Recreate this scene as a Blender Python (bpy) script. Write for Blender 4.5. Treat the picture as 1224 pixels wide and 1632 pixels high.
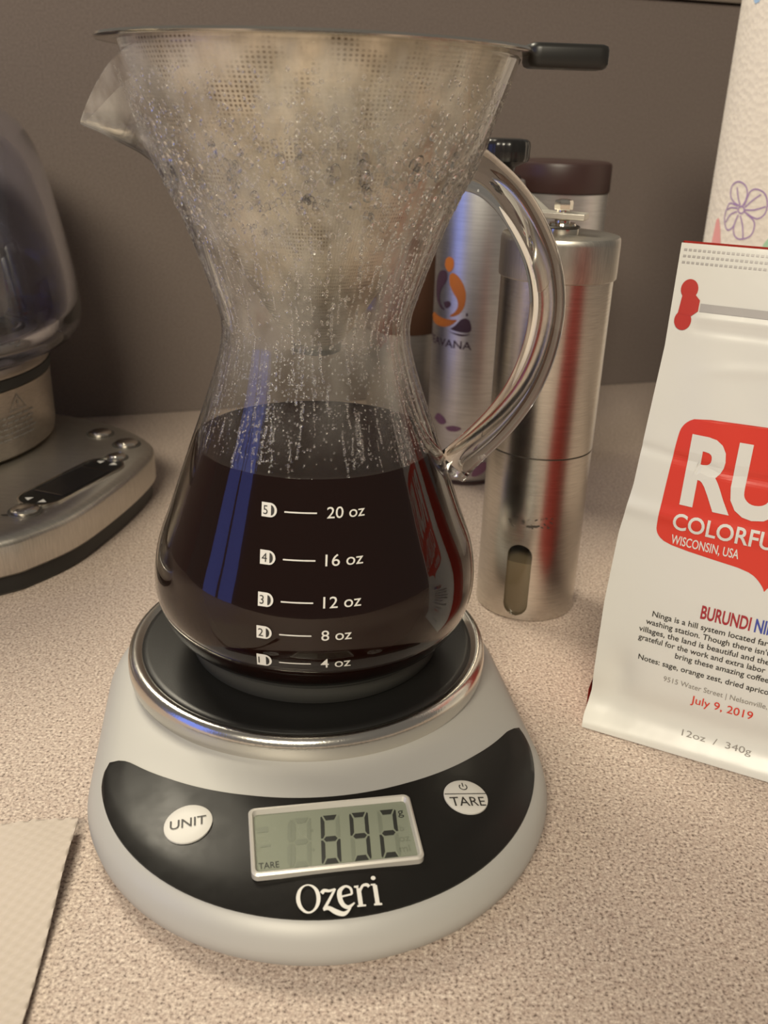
import bpy, bmesh, math, random
from math import sin, cos, pi, radians, sqrt, atan2, exp, hypot
from mathutils import Vector, Matrix

for o in list(bpy.data.objects):
    bpy.data.objects.remove(o, do_unlink=True)
scene = bpy.context.scene
COL = scene.collection
random.seed(7)

# ------------------------------------------------------------------ camera
CAM_Z = 0.215
pitch, roll, FPX = radians(23.5), 0.032, 1480.0
fw = Vector((0, cos(pitch), -sin(pitch)))
up0 = Vector((0, sin(pitch), cos(pitch)))
rt0 = Vector((1, 0, 0))
rt = rt0 * cos(roll) + up0 * sin(roll)
up = up0 * cos(roll) - rt0 * sin(roll)
cd = bpy.data.cameras.new('camera')
cam = bpy.data.objects.new('camera', cd)
COL.objects.link(cam)
M = Matrix.Identity(4)
for i in range(3):
    M[i][0], M[i][1], M[i][2] = rt[i], up[i], -fw[i]
M[0][3], M[1][3], M[2][3] = 0, 0, CAM_Z
cam.matrix_world = M
cd.sensor_fit = 'VERTICAL'
cd.sensor_height = 36.0
cd.sensor_width = 27.0
cd.lens = FPX / 1632 * 36.0
cd.clip_start = 0.01
cd.dof.use_dof = True
cd.dof.focus_distance = 0.315
cd.dof.aperture_fstop = 18.0
scene.camera = cam

# ------------------------------------------------------------------ light
world = bpy.data.worlds.new('world')
scene.world = world
world.use_nodes = True
wb = world.node_tree.nodes['Background']
wb.inputs[0].default_value = (1.0, 0.91, 0.79, 1)
wb.inputs[1].default_value = 0.15

def area(name, loc, target, sx, sy, power, col):
    l = bpy.data.lights.new(name, 'AREA')
    l.shape = 'RECTANGLE'
    l.size, l.size_y = sx, sy
    l.energy = power
    l.color = col
    o = bpy.data.objects.new(name, l)
    COL.objects.link(o)
    o.location = loc
    o.rotation_euler = (Vector(target) - Vector(loc)).to_track_quat('-Z', 'Y').to_euler()
    return o

LAMP = (1.0, 0.905, 0.71)
area('ceiling_lamp', (-0.75, 1.15, 1.35), (-0.02, 0.30, 0.0), 0.60, 0.40, 20.0, LAMP)
area('ceiling_lamp_front', (-0.30, -1.10, 1.20), (0.0, 0.30, 0.05), 0.80, 0.40, 32.0, LAMP)
area('window_light', (-1.42, -0.20, 0.42), (0.0, 0.30, 0.12), 0.30, 0.95, 1.25, (0.14, 0.25, 1.0))
area('window_light', (-1.34, -0.54, 0.42), (0.0, 0.30, 0.12), 0.30, 0.95, 1.25, (0.14, 0.25, 1.0))

scene.view_settings.view_transform = 'Standard'
scene.view_settings.look = 'None'
scene.view_settings.exposure = 0.0
scene.view_settings.gamma = 1.0
scene.view_settings.use_curve_mapping = False
try:
    scene.cycles.max_bounces = 16
    scene.cycles.transmission_bounces = 16
    scene.cycles.transparent_max_bounces = 40
    scene.cycles.glossy_bounces = 8
    scene.cycles.sample_clamp_indirect = 6.0
except Exception:
    pass

# ------------------------------------------------------------------ helpers
MATS = {}

def pmat(name, col, rough=0.5, metal=0.0, coat=0.0, spec=0.5, trans=0.0, ior=1.45, aniso=0.0):
    m = bpy.data.materials.new(name)
    m.use_nodes = True
    b = m.node_tree.nodes['Principled BSDF']
    b.inputs['Base Color'].default_value = (*col, 1)
    b.inputs['Roughness'].default_value = rough
    b.inputs['Metallic'].default_value = metal
    b.inputs['Coat Weight'].default_value = coat
    b.inputs['Specular IOR Level'].default_value = spec
    b.inputs['Transmission Weight'].default_value = trans
    b.inputs['IOR'].default_value = ior
    b.inputs['Anisotropic'].default_value = aniso
    MATS[name] = m
    return m

def N(m, t, **kw):
    n = m.node_tree.nodes.new(t)
    for k, v in kw.items():
        setattr(n, k, v)
    return n

def L(m, a, b):
    m.node_tree.links.new(a, b)

def bsdf(m):
    return m.node_tree.nodes['Principled BSDF']

def coords(m, scale=(1, 1, 1)):
    tc = N(m, 'ShaderNodeTexCoord')
    mp = N(m, 'ShaderNodeMapping')
    mp.inputs['Scale'].default_value = scale
    L(m, tc.outputs['Object'], mp.inputs['Vector'])
    return mp.outputs['Vector']

def ramp(m, fac, stops):
    r = N(m, 'ShaderNodeValToRGB')
    els = r.color_ramp.elements
    while len(els) < len(stops):
        els.new(0.5)
    for e, (p, c) in zip(els, stops):
        e.position = p
        e.color = (*c, 1)
    L(m, fac, r.inputs[0])
    return r.outputs[0]

def noise(m, vec, scale, detail=2.0, rough=0.5):
    n = N(m, 'ShaderNodeTexNoise')
    n.inputs['Scale'].default_value = scale
    n.inputs['Detail'].default_value = detail
    n.inputs['Roughness'].default_value = rough
    L(m, vec, n.inputs['Vector'])
    return n.outputs['Fac']

def bump(m, h, strength, dist):
    b = N(m, 'ShaderNodeBump')
    b.inputs['Strength'].default_value = strength
    b.inputs['Distance'].default_value = dist
    L(m, h, b.inputs['Height'])
    L(m, b.outputs[0], bsdf(m).inputs['Normal'])

def mk(name, verts, faces, mat, parent=None, smooth=True, angle=40):
    me = bpy.data.meshes.new(name)
    me.from_pydata([tuple(v) for v in verts], [], faces)
    bm = bmesh.new(); bm.from_mesh(me)
    bmesh.ops.remove_doubles(bm, verts=bm.verts, dist=1e-7)
    bmesh.ops.recalc_face_normals(bm, faces=bm.faces)
    for e in bm.edges:
        if len(e.link_faces) == 2:
            e.smooth = e.calc_face_angle(0) < radians(angle)
    for f in bm.faces:
        f.smooth = smooth
    bm.to_mesh(me); bm.free()
    me.materials.append(mat)
    o = bpy.data.objects.new(name, me)
    COL.objects.link(o)
    if parent is not None:
        o.parent = parent
    return o

def thing(name, label, cat, loc=(0, 0, 0), rz=0.0, group=None):
    o = bpy.data.objects.new(name, None)
    o.empty_display_size = 0.02
    COL.objects.link(o)
    o.location = loc
    o.rotation_euler = (0, 0, rz)
    o['label'] = label
    o['category'] = cat
    if group:
        o['group'] = group
    return o

def tag(o, label, cat, group=None):
    o['label'] = label
    o['category'] = cat
    if group:
        o['group'] = group
    return o

def structure(o):
    o['kind'] = 'structure'
    return o

def lathe_geo(prof, n=96, cap0=False, cap1=False, cx=0, cy=0, close=False):
    V, F = [], []
    for r, z in prof:
        for k in range(n):
            a = 2 * pi * k / n
            V.append((cx + r * cos(a), cy + r * sin(a), z))
    m = len(prof)
    rows = m if close else m - 1
    for i in range(rows):
        j = (i + 1) % m
        for k in range(n):
            k2 = (k + 1) % n
            F.append((i * n + k, i * n + k2, j * n + k2, j * n + k))
    if cap0:
        F.append(tuple(reversed(range(n))))
    if cap1:
        F.append(tuple((m - 1) * n + k for k in range(n)))
    return V, F

def lathe(name, prof, mat, parent=None, n=96, cap0=True, cap1=True, close=False, angle=35):
    V, F = lathe_geo(prof, n, cap0 and not close, cap1 and not close, close=close)
    return mk(name, V, F, mat, parent, angle=angle)

def box_geo(x0, x1, y0, y1, z0, z1):
    V = [(x, y, z) for z in (z0, z1) for y in (y0, y1) for x in (x0, x1)]
    F = [(0, 2, 3, 1), (4, 5, 7, 6), (0, 1, 5, 4), (2, 6, 7, 3), (0, 4, 6, 2), (1, 3, 7, 5)]
    return V, F

def merge(*geos):
    V, F = [], []
    for v, f in geos:
        k = len(V)
        V += list(v)
        F += [tuple(i + k for i in q) for q in f]
    return V, F

def tube_geo(pts, rad, n=20, caps=True, flat=(1, 1)):
    pts = [Vector(p) for p in pts]
    m = len(pts)
    rads = rad if isinstance(rad, (list, tuple)) else [rad] * m
    V, F = [], []
    t0 = (pts[1] - pts[0]).normalized()
    ref = Vector((0, 0, 1)) if abs(t0.z) < 0.9 else Vector((0, 1, 0))
    nrm = t0.cross(ref).normalized()
    for i in range(m):
        t = (pts[min(i + 1, m - 1)] - pts[max(i - 1, 0)]).normalized()
        nrm = (nrm - t * nrm.dot(t)).normalized()
        bi = t.cross(nrm)
        for k in range(n):
            a = 2 * pi * k / n
            V.append(pts[i] + (nrm * cos(a) * flat[0] + bi * sin(a) * flat[1]) * rads[i])
    for i in range(m - 1):
        for k in range(n):
            k2 = (k + 1) % n
            F.append((i * n + k, i * n + k2, (i + 1) * n + k2, (i + 1) * n + k))
    if caps:
        F.append(tuple(reversed(range(n))))
        F.append(tuple((m - 1) * n + k for k in range(n)))
    return V, F

def spline(pts, n=12):
    """Catmull-Rom through tuples of any length"""
    out = []
    m = len(pts)
    for i in range(m - 1):
        p0, p1, p2, p3 = pts[max(i - 1, 0)], pts[i], pts[i + 1], pts[min(i + 2, m - 1)]
        for s in range(n):
            t = s / n
            out.append(tuple(0.5 * (2 * b + (c - a) * t + (2 * a - 5 * b + 4 * c - d) * t * t + (-a + 3 * b - 3 * c + d) * t ** 3)
                             for a, b, c, d in zip(p0, p1, p2, p3)))
    out.append(tuple(pts[-1]))
    return out

def lerp(x, xs, ys):
    if x <= xs[0]:
        return ys[0]
    for i in range(len(xs) - 1):
        if x <= xs[i + 1]:
            t = (x - xs[i]) / (xs[i + 1] - xs[i])
            return ys[i] + (ys[i + 1] - ys[i]) * t
    return ys[-1]

def text2d(s, bold=0.0, res=4, maxedge=None):
    """flat outline of a string in the built-in font: list of 2-D verts and triangles"""
    cu = bpy.data.curves.new('lettering', 'FONT')
    cu.body = s
    cu.size = 1.0
    cu.offset = bold
    cu.resolution_u = res
    ob = bpy.data.objects.new('lettering', cu)
    COL.objects.link(ob)
    dg = bpy.context.evaluated_depsgraph_get()
    me = ob.evaluated_get(dg).to_mesh()
    me.calc_loop_triangles()
    V = [(v.co.x, v.co.y) for v in me.vertices]
    F = [tuple(t.vertices) for t in me.loop_triangles]
    ob.evaluated_get(dg).to_mesh_clear()
    bpy.data.objects.remove(ob)
    bpy.data.curves.remove(cu)
    return V, F

def text_fit(s, x0, y0, w=None, cap=None, bold=0.0, center=False):
    """text with its lower left at x0,y0, cap height 'cap' and total width 'w'"""
    V, F = text2d(s, bold)
    capref = 0.73 if True else 1
    sy = cap / 0.69
    xs = [v[0] for v in V]
    xa, xb = min(xs), max(xs)
    sx = sy if w is None else w / (xb - xa)
    ww = (xb - xa) * sx
    ox = x0 - (ww / 2 if center else 0)
    return [((x - xa) * sx + ox, y * sy + y0) for x, y in V], F

def stroke2d(pts, w, cap=False):
    """ribbon along a 2-D polyline; w = width or list of widths"""
    V, F = [], []
    m = len(pts)
    ws = w if isinstance(w, (list, tuple)) else [w] * m
    closed = hypot(pts[0][0] - pts[-1][0], pts[0][1] - pts[-1][1]) < 1e-9
    for i in range(m):
        a = pts[i - 1] if i > 0 else (pts[-2] if closed else pts[0])
        b = pts[i + 1] if i < m - 1 else (pts[1] if closed else pts[-1])
        dx, dy = b[0] - a[0], b[1] - a[1]
        l = hypot(dx, dy) or 1
        nx, ny = -dy / l, dx / l
        V.append((pts[i][0] + nx * ws[i] / 2, pts[i][1] + ny * ws[i] / 2))
        V.append((pts[i][0] - nx * ws[i] / 2, pts[i][1] - ny * ws[i] / 2))
    for i in range(m - 1):
        F.append((2 * i, 2 * i + 1, 2 * i + 3, 2 * i + 2))
    return V, F

def poly2d(pts):
    return list(pts), [tuple(range(len(pts)))]

def ellipse2d(cx, cy, rx, ry, n=32):
    return [(cx + rx * cos(2 * pi * k / n), cy + ry * sin(2 * pi * k / n)) for k in range(n)]

def ring2d(outer, inner):
    n = len(outer)
    return outer + inner, [(k, (k + 1) % n, n + (k + 1) % n, n + k) for k in range(n)]

def decal(name, geo, fmap, mat, parent=None):
    """flat print: 2-D geometry carried onto a surface by fmap(x,y)->(x,y,z)"""
    V, F = geo
    bm = bmesh.new()
    vs = [bm.verts.new((v[0], v[1], 0)) for v in V]
    for f in F:
        if len(set(f)) >= 3:
            try:
                bm.faces.new([vs[i] for i in f])
            except ValueError:
                pass
    bmesh.ops.triangulate(bm, faces=[f for f in bm.faces if len(f.verts) > 4])
    for v in bm.verts:
        v.co = fmap(v.co.x, v.co.y)
    bm.normal_update()
    me = bpy.data.meshes.new(name)
    bm.to_mesh(me)
    bm.free()
    me.materials.append(mat)
    o = bpy.data.objects.new(name, me)
    COL.objects.link(o)
    if parent is not None:
        o.parent = parent
    return o

# ------------------------------------------------------------------ materials
def make_materials():
    # laminate counter with fine speckle
    m = pmat('counter_laminate', (0.42, 0.34, 0.29), 0.55, spec=0.35)
    v = coords(m)
    n1 = noise(m, v, 1000, 2.0, 0.6)
    n2 = noise(m, v, 420, 2.0, 0.5)
    c1 = ramp(m, n1, [(0.32, (0.15, 0.11, 0.09)), (0.42, (0.43, 0.345, 0.295)), (0.57, (0.58, 0.48, 0.41)), (0.70, (0.76, 0.66, 0.57))])
    c2 = ramp(m, n2, [(0.35, (0.84, 0.80, 0.79)), (0.6, (1, 1, 1))])
    mx = N(m, 'ShaderNodeMix', data_type='RGBA', blend_type='MULTIPLY')
    mx.inputs['Factor'].default_value = 0.8
    L(m, c1, mx.inputs['A']); L(m, c2, mx.inputs['B'])
    L(m, mx.outputs['Result'], bsdf(m).inputs['Base Color'])
    bump(m, n1, 0.05, 0.0003)
    # partition fabric
    m = pmat('partition_fabric', (0.13, 0.10, 0.09), 0.85, spec=0.2)
    v = coords(m)
    n1 = noise(m, v, 700, 3.0, 0.7)
    c = ramp(m, n1, [(0.3, (0.145, 0.117, 0.104)), (0.7, (0.20, 0.163, 0.145))])
    L(m, c, bsdf(m).inputs['Base Color'])
    bump(m, n1, 0.25, 0.0006)
    pmat('partition_trim', (0.20, 0.165, 0.135), 0.5)
    # brushed steel (vertical streaks in tone run round the body)
    def brushed(name, col, rough, sc):
        m = pmat(name, col, rough, 1.0, aniso=0.45)
        v = coords(m, sc)
        n = noise(m, v, 1.0, 3.0, 0.6)
        c = ramp(m, n, [(0.3, tuple(x * 0.82 for x in col)), (0.7, tuple(min(1, x * 1.12) for x in col))])
        L(m, c, bsdf(m).inputs['Base Color'])
        bump(m, n, 0.06, 0.0004)
        return m
    brushed('brushed_steel', (0.64, 0.61, 0.56), 0.25, (120, 120, 3500))
    brushed('brushed_steel_flat', (0.60, 0.565, 0.51), 0.36, (120, 3500, 120))
    brushed('tumbler_steel', (0.66, 0.655, 0.65), 0.36, (60, 60, 2500))
    brushed('kettle_steel', (0.52, 0.47, 0.41), 0.34, (200, 200, 1800))
    m = pmat('polished_steel', (0.78, 0.74, 0.67), 0.12, 1.0)
    m = pmat('steel_seam', (0.10, 0.09, 0.08), 0.5, 0.6)
    # steel mesh of the filter cone
    m = pmat('filter_mesh', (0.50, 0.46, 0.39), 0.36, 0.85)
    v = coords(m)
    sx = N(m, 'ShaderNodeSeparateXYZ')
    L(m, v, sx.inputs[0])
    at = N(m, 'ShaderNodeMath', operation='ARCTAN2')
    L(m, sx.outputs['Y'], at.inputs[0]); L(m, sx.outputs['X'], at.inputs[1])
    au = N(m, 'ShaderNodeMath', operation='MULTIPLY'); au.inputs[1].default_value = 230 / (2 * pi)
    L(m, at.outputs[0], au.inputs[0])
    zu = N(m, 'ShaderNodeMath', operation='MULTIPLY'); zu.inputs[1].default_value = 900
    L(m, sx.outputs['Z'], zu.inputs[0])
    cb = N(m, 'ShaderNodeCombineXYZ')
    L(m, au.outputs[0], cb.inputs[0]); L(m, zu.outputs[0], cb.inputs[1])
    tx = N(m, 'ShaderNodeTexVoronoi')
    tx.voronoi_dimensions = '2D'
    tx.inputs['Scale'].default_value = 1.0
    tx.inputs['Randomness'].default_value = 0.08
    L(m, cb.outputs[0], tx.inputs['Vector'])
    hole = ramp(m, tx.outputs['Distance'], [(0.18, (0.26, 0.21, 0.16)), (0.38, (1, 1, 1))])
    nm = ramp(m, noise(m, v, 70, 3.0, 0.6), [(0.50, (0, 0, 0)), (0.64, (1, 1, 1))])
    n = noise(m, v, 90, 3.0, 0.6)
    c = ramp(m, n, [(0.35, (0.48, 0.45, 0.39)), (0.65, (0.80, 0.75, 0.65))])
    mh = N(m, 'ShaderNodeMix', data_type='RGBA', blend_type='MULTIPLY')
    L(m, nm, mh.inputs['Factor']); L(m, c, mh.inputs['A']); L(m, hole, mh.inputs['B'])
    L(m, mh.outputs['Result'], bsdf(m).inputs['Base Color'])
    bump(m, tx.outputs['Distance'], 0.25, 0.0004)
    # chrome ring of the scale
    m = pmat('chrome', (0.72, 0.69, 0.64), 0.20, 1.0)
    v = coords(m)
    n = noise(m, v, 1600, 2.0, 0.6)
    bump(m, n, 0.12, 0.0004)
    # silver plastic
    m = pmat('silver_plastic', (0.44, 0.43, 0.41), 0.48, 0.15, spec=0.3)
    n = noise(m, coords(m), 4000, 1.0)
    bump(m, n, 0.03, 0.0002)
    pmat('bezel_silver', (0.62, 0.59, 0.54), 0.35, 0.4)
    # black scuffed panel
    m = pmat('black_panel', (0.012, 0.011, 0.010), 0.30, spec=0.22)
    n = noise(m, coords(m), 60, 4.0, 0.7)
    c = ramp(m, n, [(0.4, (0.28, 0.28, 0.28)), (0.75, (0.42, 0.42, 0.42))])
    L(m, c, bsdf(m).inputs['Roughness'])
    m = pmat('black_platter', (0.010, 0.0095, 0.009), 0.34, spec=0.45)
    n = noise(m, coords(m), 2500, 2.0, 0.6)
    bump(m, n, 0.10, 0.0003)
    pmat('lcd', (0.215, 0.232, 0.180), 0.22, spec=0.5)
    pmat('lcd_segment', (0.022, 0.023, 0.02), 0.5)
    pmat('lcd_ghost', (0.165, 0.18, 0.138), 0.4)
    pmat('button_white', (0.62, 0.60, 0.56), 0.45)
    pmat('print_white', (0.68, 0.66, 0.62), 0.5)
    pmat('print_black', (0.025, 0.022, 0.02), 0.5)
    pmat('print_grey', (0.24, 0.22, 0.20), 0.6)
    pmat('rubber_grey', (0.040, 0.039, 0.035), 0.6)
    pmat('rubber_black', (0.016, 0.015, 0.014), 0.38)
    pmat('plastic_black', (0.012, 0.011, 0.011), 0.28, coat=0.2)
    pmat('lid_brown', (0.045, 0.022, 0.020), 0.40)
    pmat('crank_steel', (0.80, 0.76, 0.68), 0.45, 0.7)
    pmat('mug_brown', (0.060, 0.026, 0.014), 0.5)
    pmat('coffee', (0.0085, 0.0022, 0.0011), 0.12, spec=0.10)
    # solid glass of the rod handle, drops of water
    pmat('rod_glass', (1.0, 0.985, 0.955), 0.0, trans=1.0, ior=1.47)
    pmat('water', (1, 1, 1), 0.0, trans=1.0, ior=1.33)
    # thin blown glass wall: clear with Fresnel reflection; the upper part carries a film of condensation
    def thin_glass(name, tint, fog):
        m = bpy.data.materials.new(name)
        m.use_nodes = True
        nt = m.node_tree
        nt.nodes.clear()
        out = N(m, 'ShaderNodeOutputMaterial')
        tr = N(m, 'ShaderNodeBsdfTransparent')
        lw0 = N(m, 'ShaderNodeLayerWeight')
        lw0.inputs['Blend'].default_value = 0.5
        pw0 = N(m, 'ShaderNodeMath', operation='POWER')
        pw0.inputs[1].default_value = 7.0
        L(m, lw0.outputs['Facing'], pw0.inputs[0])
        tcol = ramp(m, pw0.outputs[0], [(0.0, tint), (1.0, tuple(x * 0.30 for x in tint))])
        L(m, tcol, tr.inputs[0])
        gl = N(m, 'ShaderNodeBsdfGlossy')
        gl.inputs['Roughness'].default_value = 0.02
        gl.inputs['Color'].default_value = (1, 1, 1, 1)
        lw = N(m, 'ShaderNodeLayerWeight')
        lw.inputs['Blend'].default_value = 0.5
        pw = N(m, 'ShaderNodeMath', operation='POWER')
        pw.inputs[1].default_value = 4.5
        L(m, lw.outputs['Facing'], pw.inputs[0])
        fr = N(m, 'ShaderNodeMath', operation='MULTIPLY_ADD')
        fr.inputs[1].default_value = 0.92
        fr.inputs[2].default_value = 0.04
        L(m, pw.outputs[0], fr.inputs[0])
        mx = N(m, 'ShaderNodeMixShader')
        L(m, fr.outputs[0], mx.inputs[0]); L(m, tr.outputs[0], mx.inputs[1]); L(m, gl.outputs[0], mx.inputs[2])
        last = mx
        if fog:
            df = N(m, 'ShaderNodeBsdfTranslucent')
            df.inputs[0].default_value = (0.9, 0.88, 0.84, 1)
            dd = N(m, 'ShaderNodeBsdfDiffuse')
            dd.inputs[0].default_value = (0.9, 0.88, 0.84, 1)
            ad = N(m, 'ShaderNodeMixShader')
            ad.inputs[0].default_value = 0.5
            L(m, df.outputs[0], ad.inputs[1]); L(m, dd.outputs[0], ad.inputs[2])
            v = coords(m)
            n1 = noise(m, coords(m, (1, 1, 0.35)), 90, 4.0, 0.65)
            sp = N(m, 'ShaderNodeSeparateXYZ')
            tcx = N(m, 'ShaderNodeTexCoord')
            L(m, tcx.outputs['Object'], sp.inputs[0])
            mr = N(m, 'ShaderNodeMapRange')
            mr.inputs['From Min'].default_value = 0.080
            mr.inputs['From Max'].default_value = 0.150
            mr.inputs['To Min'].default_value = 0.0
            mr.inputs['To Max'].default_value = fog
            L(m, sp.outputs['Z'], mr.inputs['Value'])
            mr2 = N(m, 'ShaderNodeMapRange')
            mr2.inputs['From Min'].default_value = 0.40
            mr2.inputs['From Max'].default_value = 0.62
            L(m, n1, mr2.inputs['Value'])
            mu = N(m, 'ShaderNodeMath', operation='MULTIPLY')
            L(m, mr.outputs[0], mu.inputs[0]); L(m, mr2.outputs[0], mu.inputs[1])
            m2 = N(m, 'ShaderNodeMixShader')
            L(m, mu.outputs[0], m2.inputs[0]); L(m, mx.outputs[0], m2.inputs[1]); L(m, ad.outputs[0], m2.inputs[2])
            last = m2
        L(m, last.outputs[0], out.inputs['Surface'])
        MATS[name] = m
    thin_glass('carafe_glass', (0.985, 0.98, 0.965), 0.20)
    pmat('jug_glass', (0.86, 0.885, 0.985), 0.0, trans=1.0, ior=1.48)
    thin_glass('window_glass', (0.9, 0.9, 0.88), 0.0)
    # bag film
    m = pmat('bag_white', (0.64, 0.63, 0.595), 0.30, spec=0.5)
    n = noise(m, coords(m), 45, 3.0, 0.5)
    bump(m, n, 0.10, 0.004)
    pmat('bag_red', (0.42, 0.035, 0.025), 0.35)
    pmat('ink_red', (0.60, 0.045, 0.028), 0.30)
    pmat('ink_darkred', (0.34, 0.03, 0.04), 0.4)
    pmat('ink_blue', (0.05, 0.07, 0.33), 0.4)
    pmat('bag_seam', (0.42, 0.40, 0.39), 0.3, 0.2)
    # paper
    m = pmat('paper_towel', (0.80, 0.735, 0.65), 0.9, spec=0.1)
    v = coords(m)
    w = N(m, 'ShaderNodeTexVoronoi')
    w.inputs['Scale'].default_value = 330
    L(m, v, w.inputs['Vector'])
    bump(m, w.outputs['Distance'], 0.30, 0.0010)
    m = pmat('paper_napkin', (0.55, 0.48, 0.42), 0.9, spec=0.1)
    pmat('print_purple', (0.36, 0.23, 0.45), 0.8)
    pmat('print_pink', (0.80, 0.36, 0.35), 0.8)
    pmat('print_green', (0.40, 0.62, 0.42), 0.8)
    pmat('print_blue', (0.35, 0.52, 0.75), 0.8)
    pmat('logo_orange', (0.42, 0.125, 0.022), 0.5)
    pmat('logo_purple', (0.055, 0.026, 0.045), 0.5)
    pmat('flower_purple', (0.22, 0.10, 0.16), 0.5)
    pmat('coffee_grounds', (0.17, 0.13, 0.08), 0.7)
make_materials()
G = MATS

# ------------------------------------------------------------------ room: counter and cubicle partition
V, F = box_geo(-1.1, 1.3, -0.55, 1.3, -0.035, 0.0)
floor = structure(mk('floor', V, F, G['counter_laminate'], smooth=False))
floor['label'] = 'speckled beige laminate counter top'

WYAW = math.atan2(0.1461, 0.4428)
wall = structure(mk('wall_back', *box_geo(-1.2, 1.4, 0.0, 0.05, 0.0, 0.294), G['partition_fabric'], smooth=False))
wall['label'] = 'brown fabric cubicle partition'
wall.location = (0.0, 0.7234, 0.0005)
wall.rotation_euler = (0, 0, WYAW)
trim = structure(mk('trim_1', *merge(box_geo(-1.2, 1.4, -0.004, 0.054, 0.2955, 0.325)), G['partition_trim'], smooth=False))
trim['label'] = 'taupe cap rail along the top of the partition'
trim.location = wall.location
trim.rotation_euler = wall.rotation_euler

# ------------------------------------------------------------------ kitchen scale
SC = (-0.0275, 0.309)
scale = thing('kitchen_scale', 'silver round-fronted digital kitchen scale with black platter, reading 692', 'scale', (SC[0], SC[1], 0.0), radians(10.5))
SA, SB, SR = Vector((-0.001, -0.054)), Vector((0.0, 0.002)), 0.0765

def stad(d, n=160):
    """outline of the body pushed in by d"""
    r = SR - d
    pts = []
    h = n // 2
    for k in range(h):
        a = pi + pi * k / (h - 1)
        pts.append((SA.x + r * cos(a), SA.y + r * sin(a)))
    for k in range(h):
        a = pi * k / (h - 1)
        pts.append((SB.x + r * cos(a), SB.y + r * sin(a)))
    return pts

def s_inset(x, y):
    p = Vector((x, y))
    ab = SB - SA
    t = max(0, min(1, (p - SA).dot(ab) / ab.length_squared))
    return SR - (p - (SA + ab * t)).length

ZD = [0, 0.0008, 0.002, 0.004, 0.0065, 0.012, 0.025, 0.04, 0.06]
ZZ = [0.0065, 0.0095, 0.0120, 0.0143, 0.0158, 0.0174, 0.0194, 0.0207, 0.0212]

def s_z(x, y):
    return lerp(s_inset(x, y), ZD, ZZ)

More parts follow.
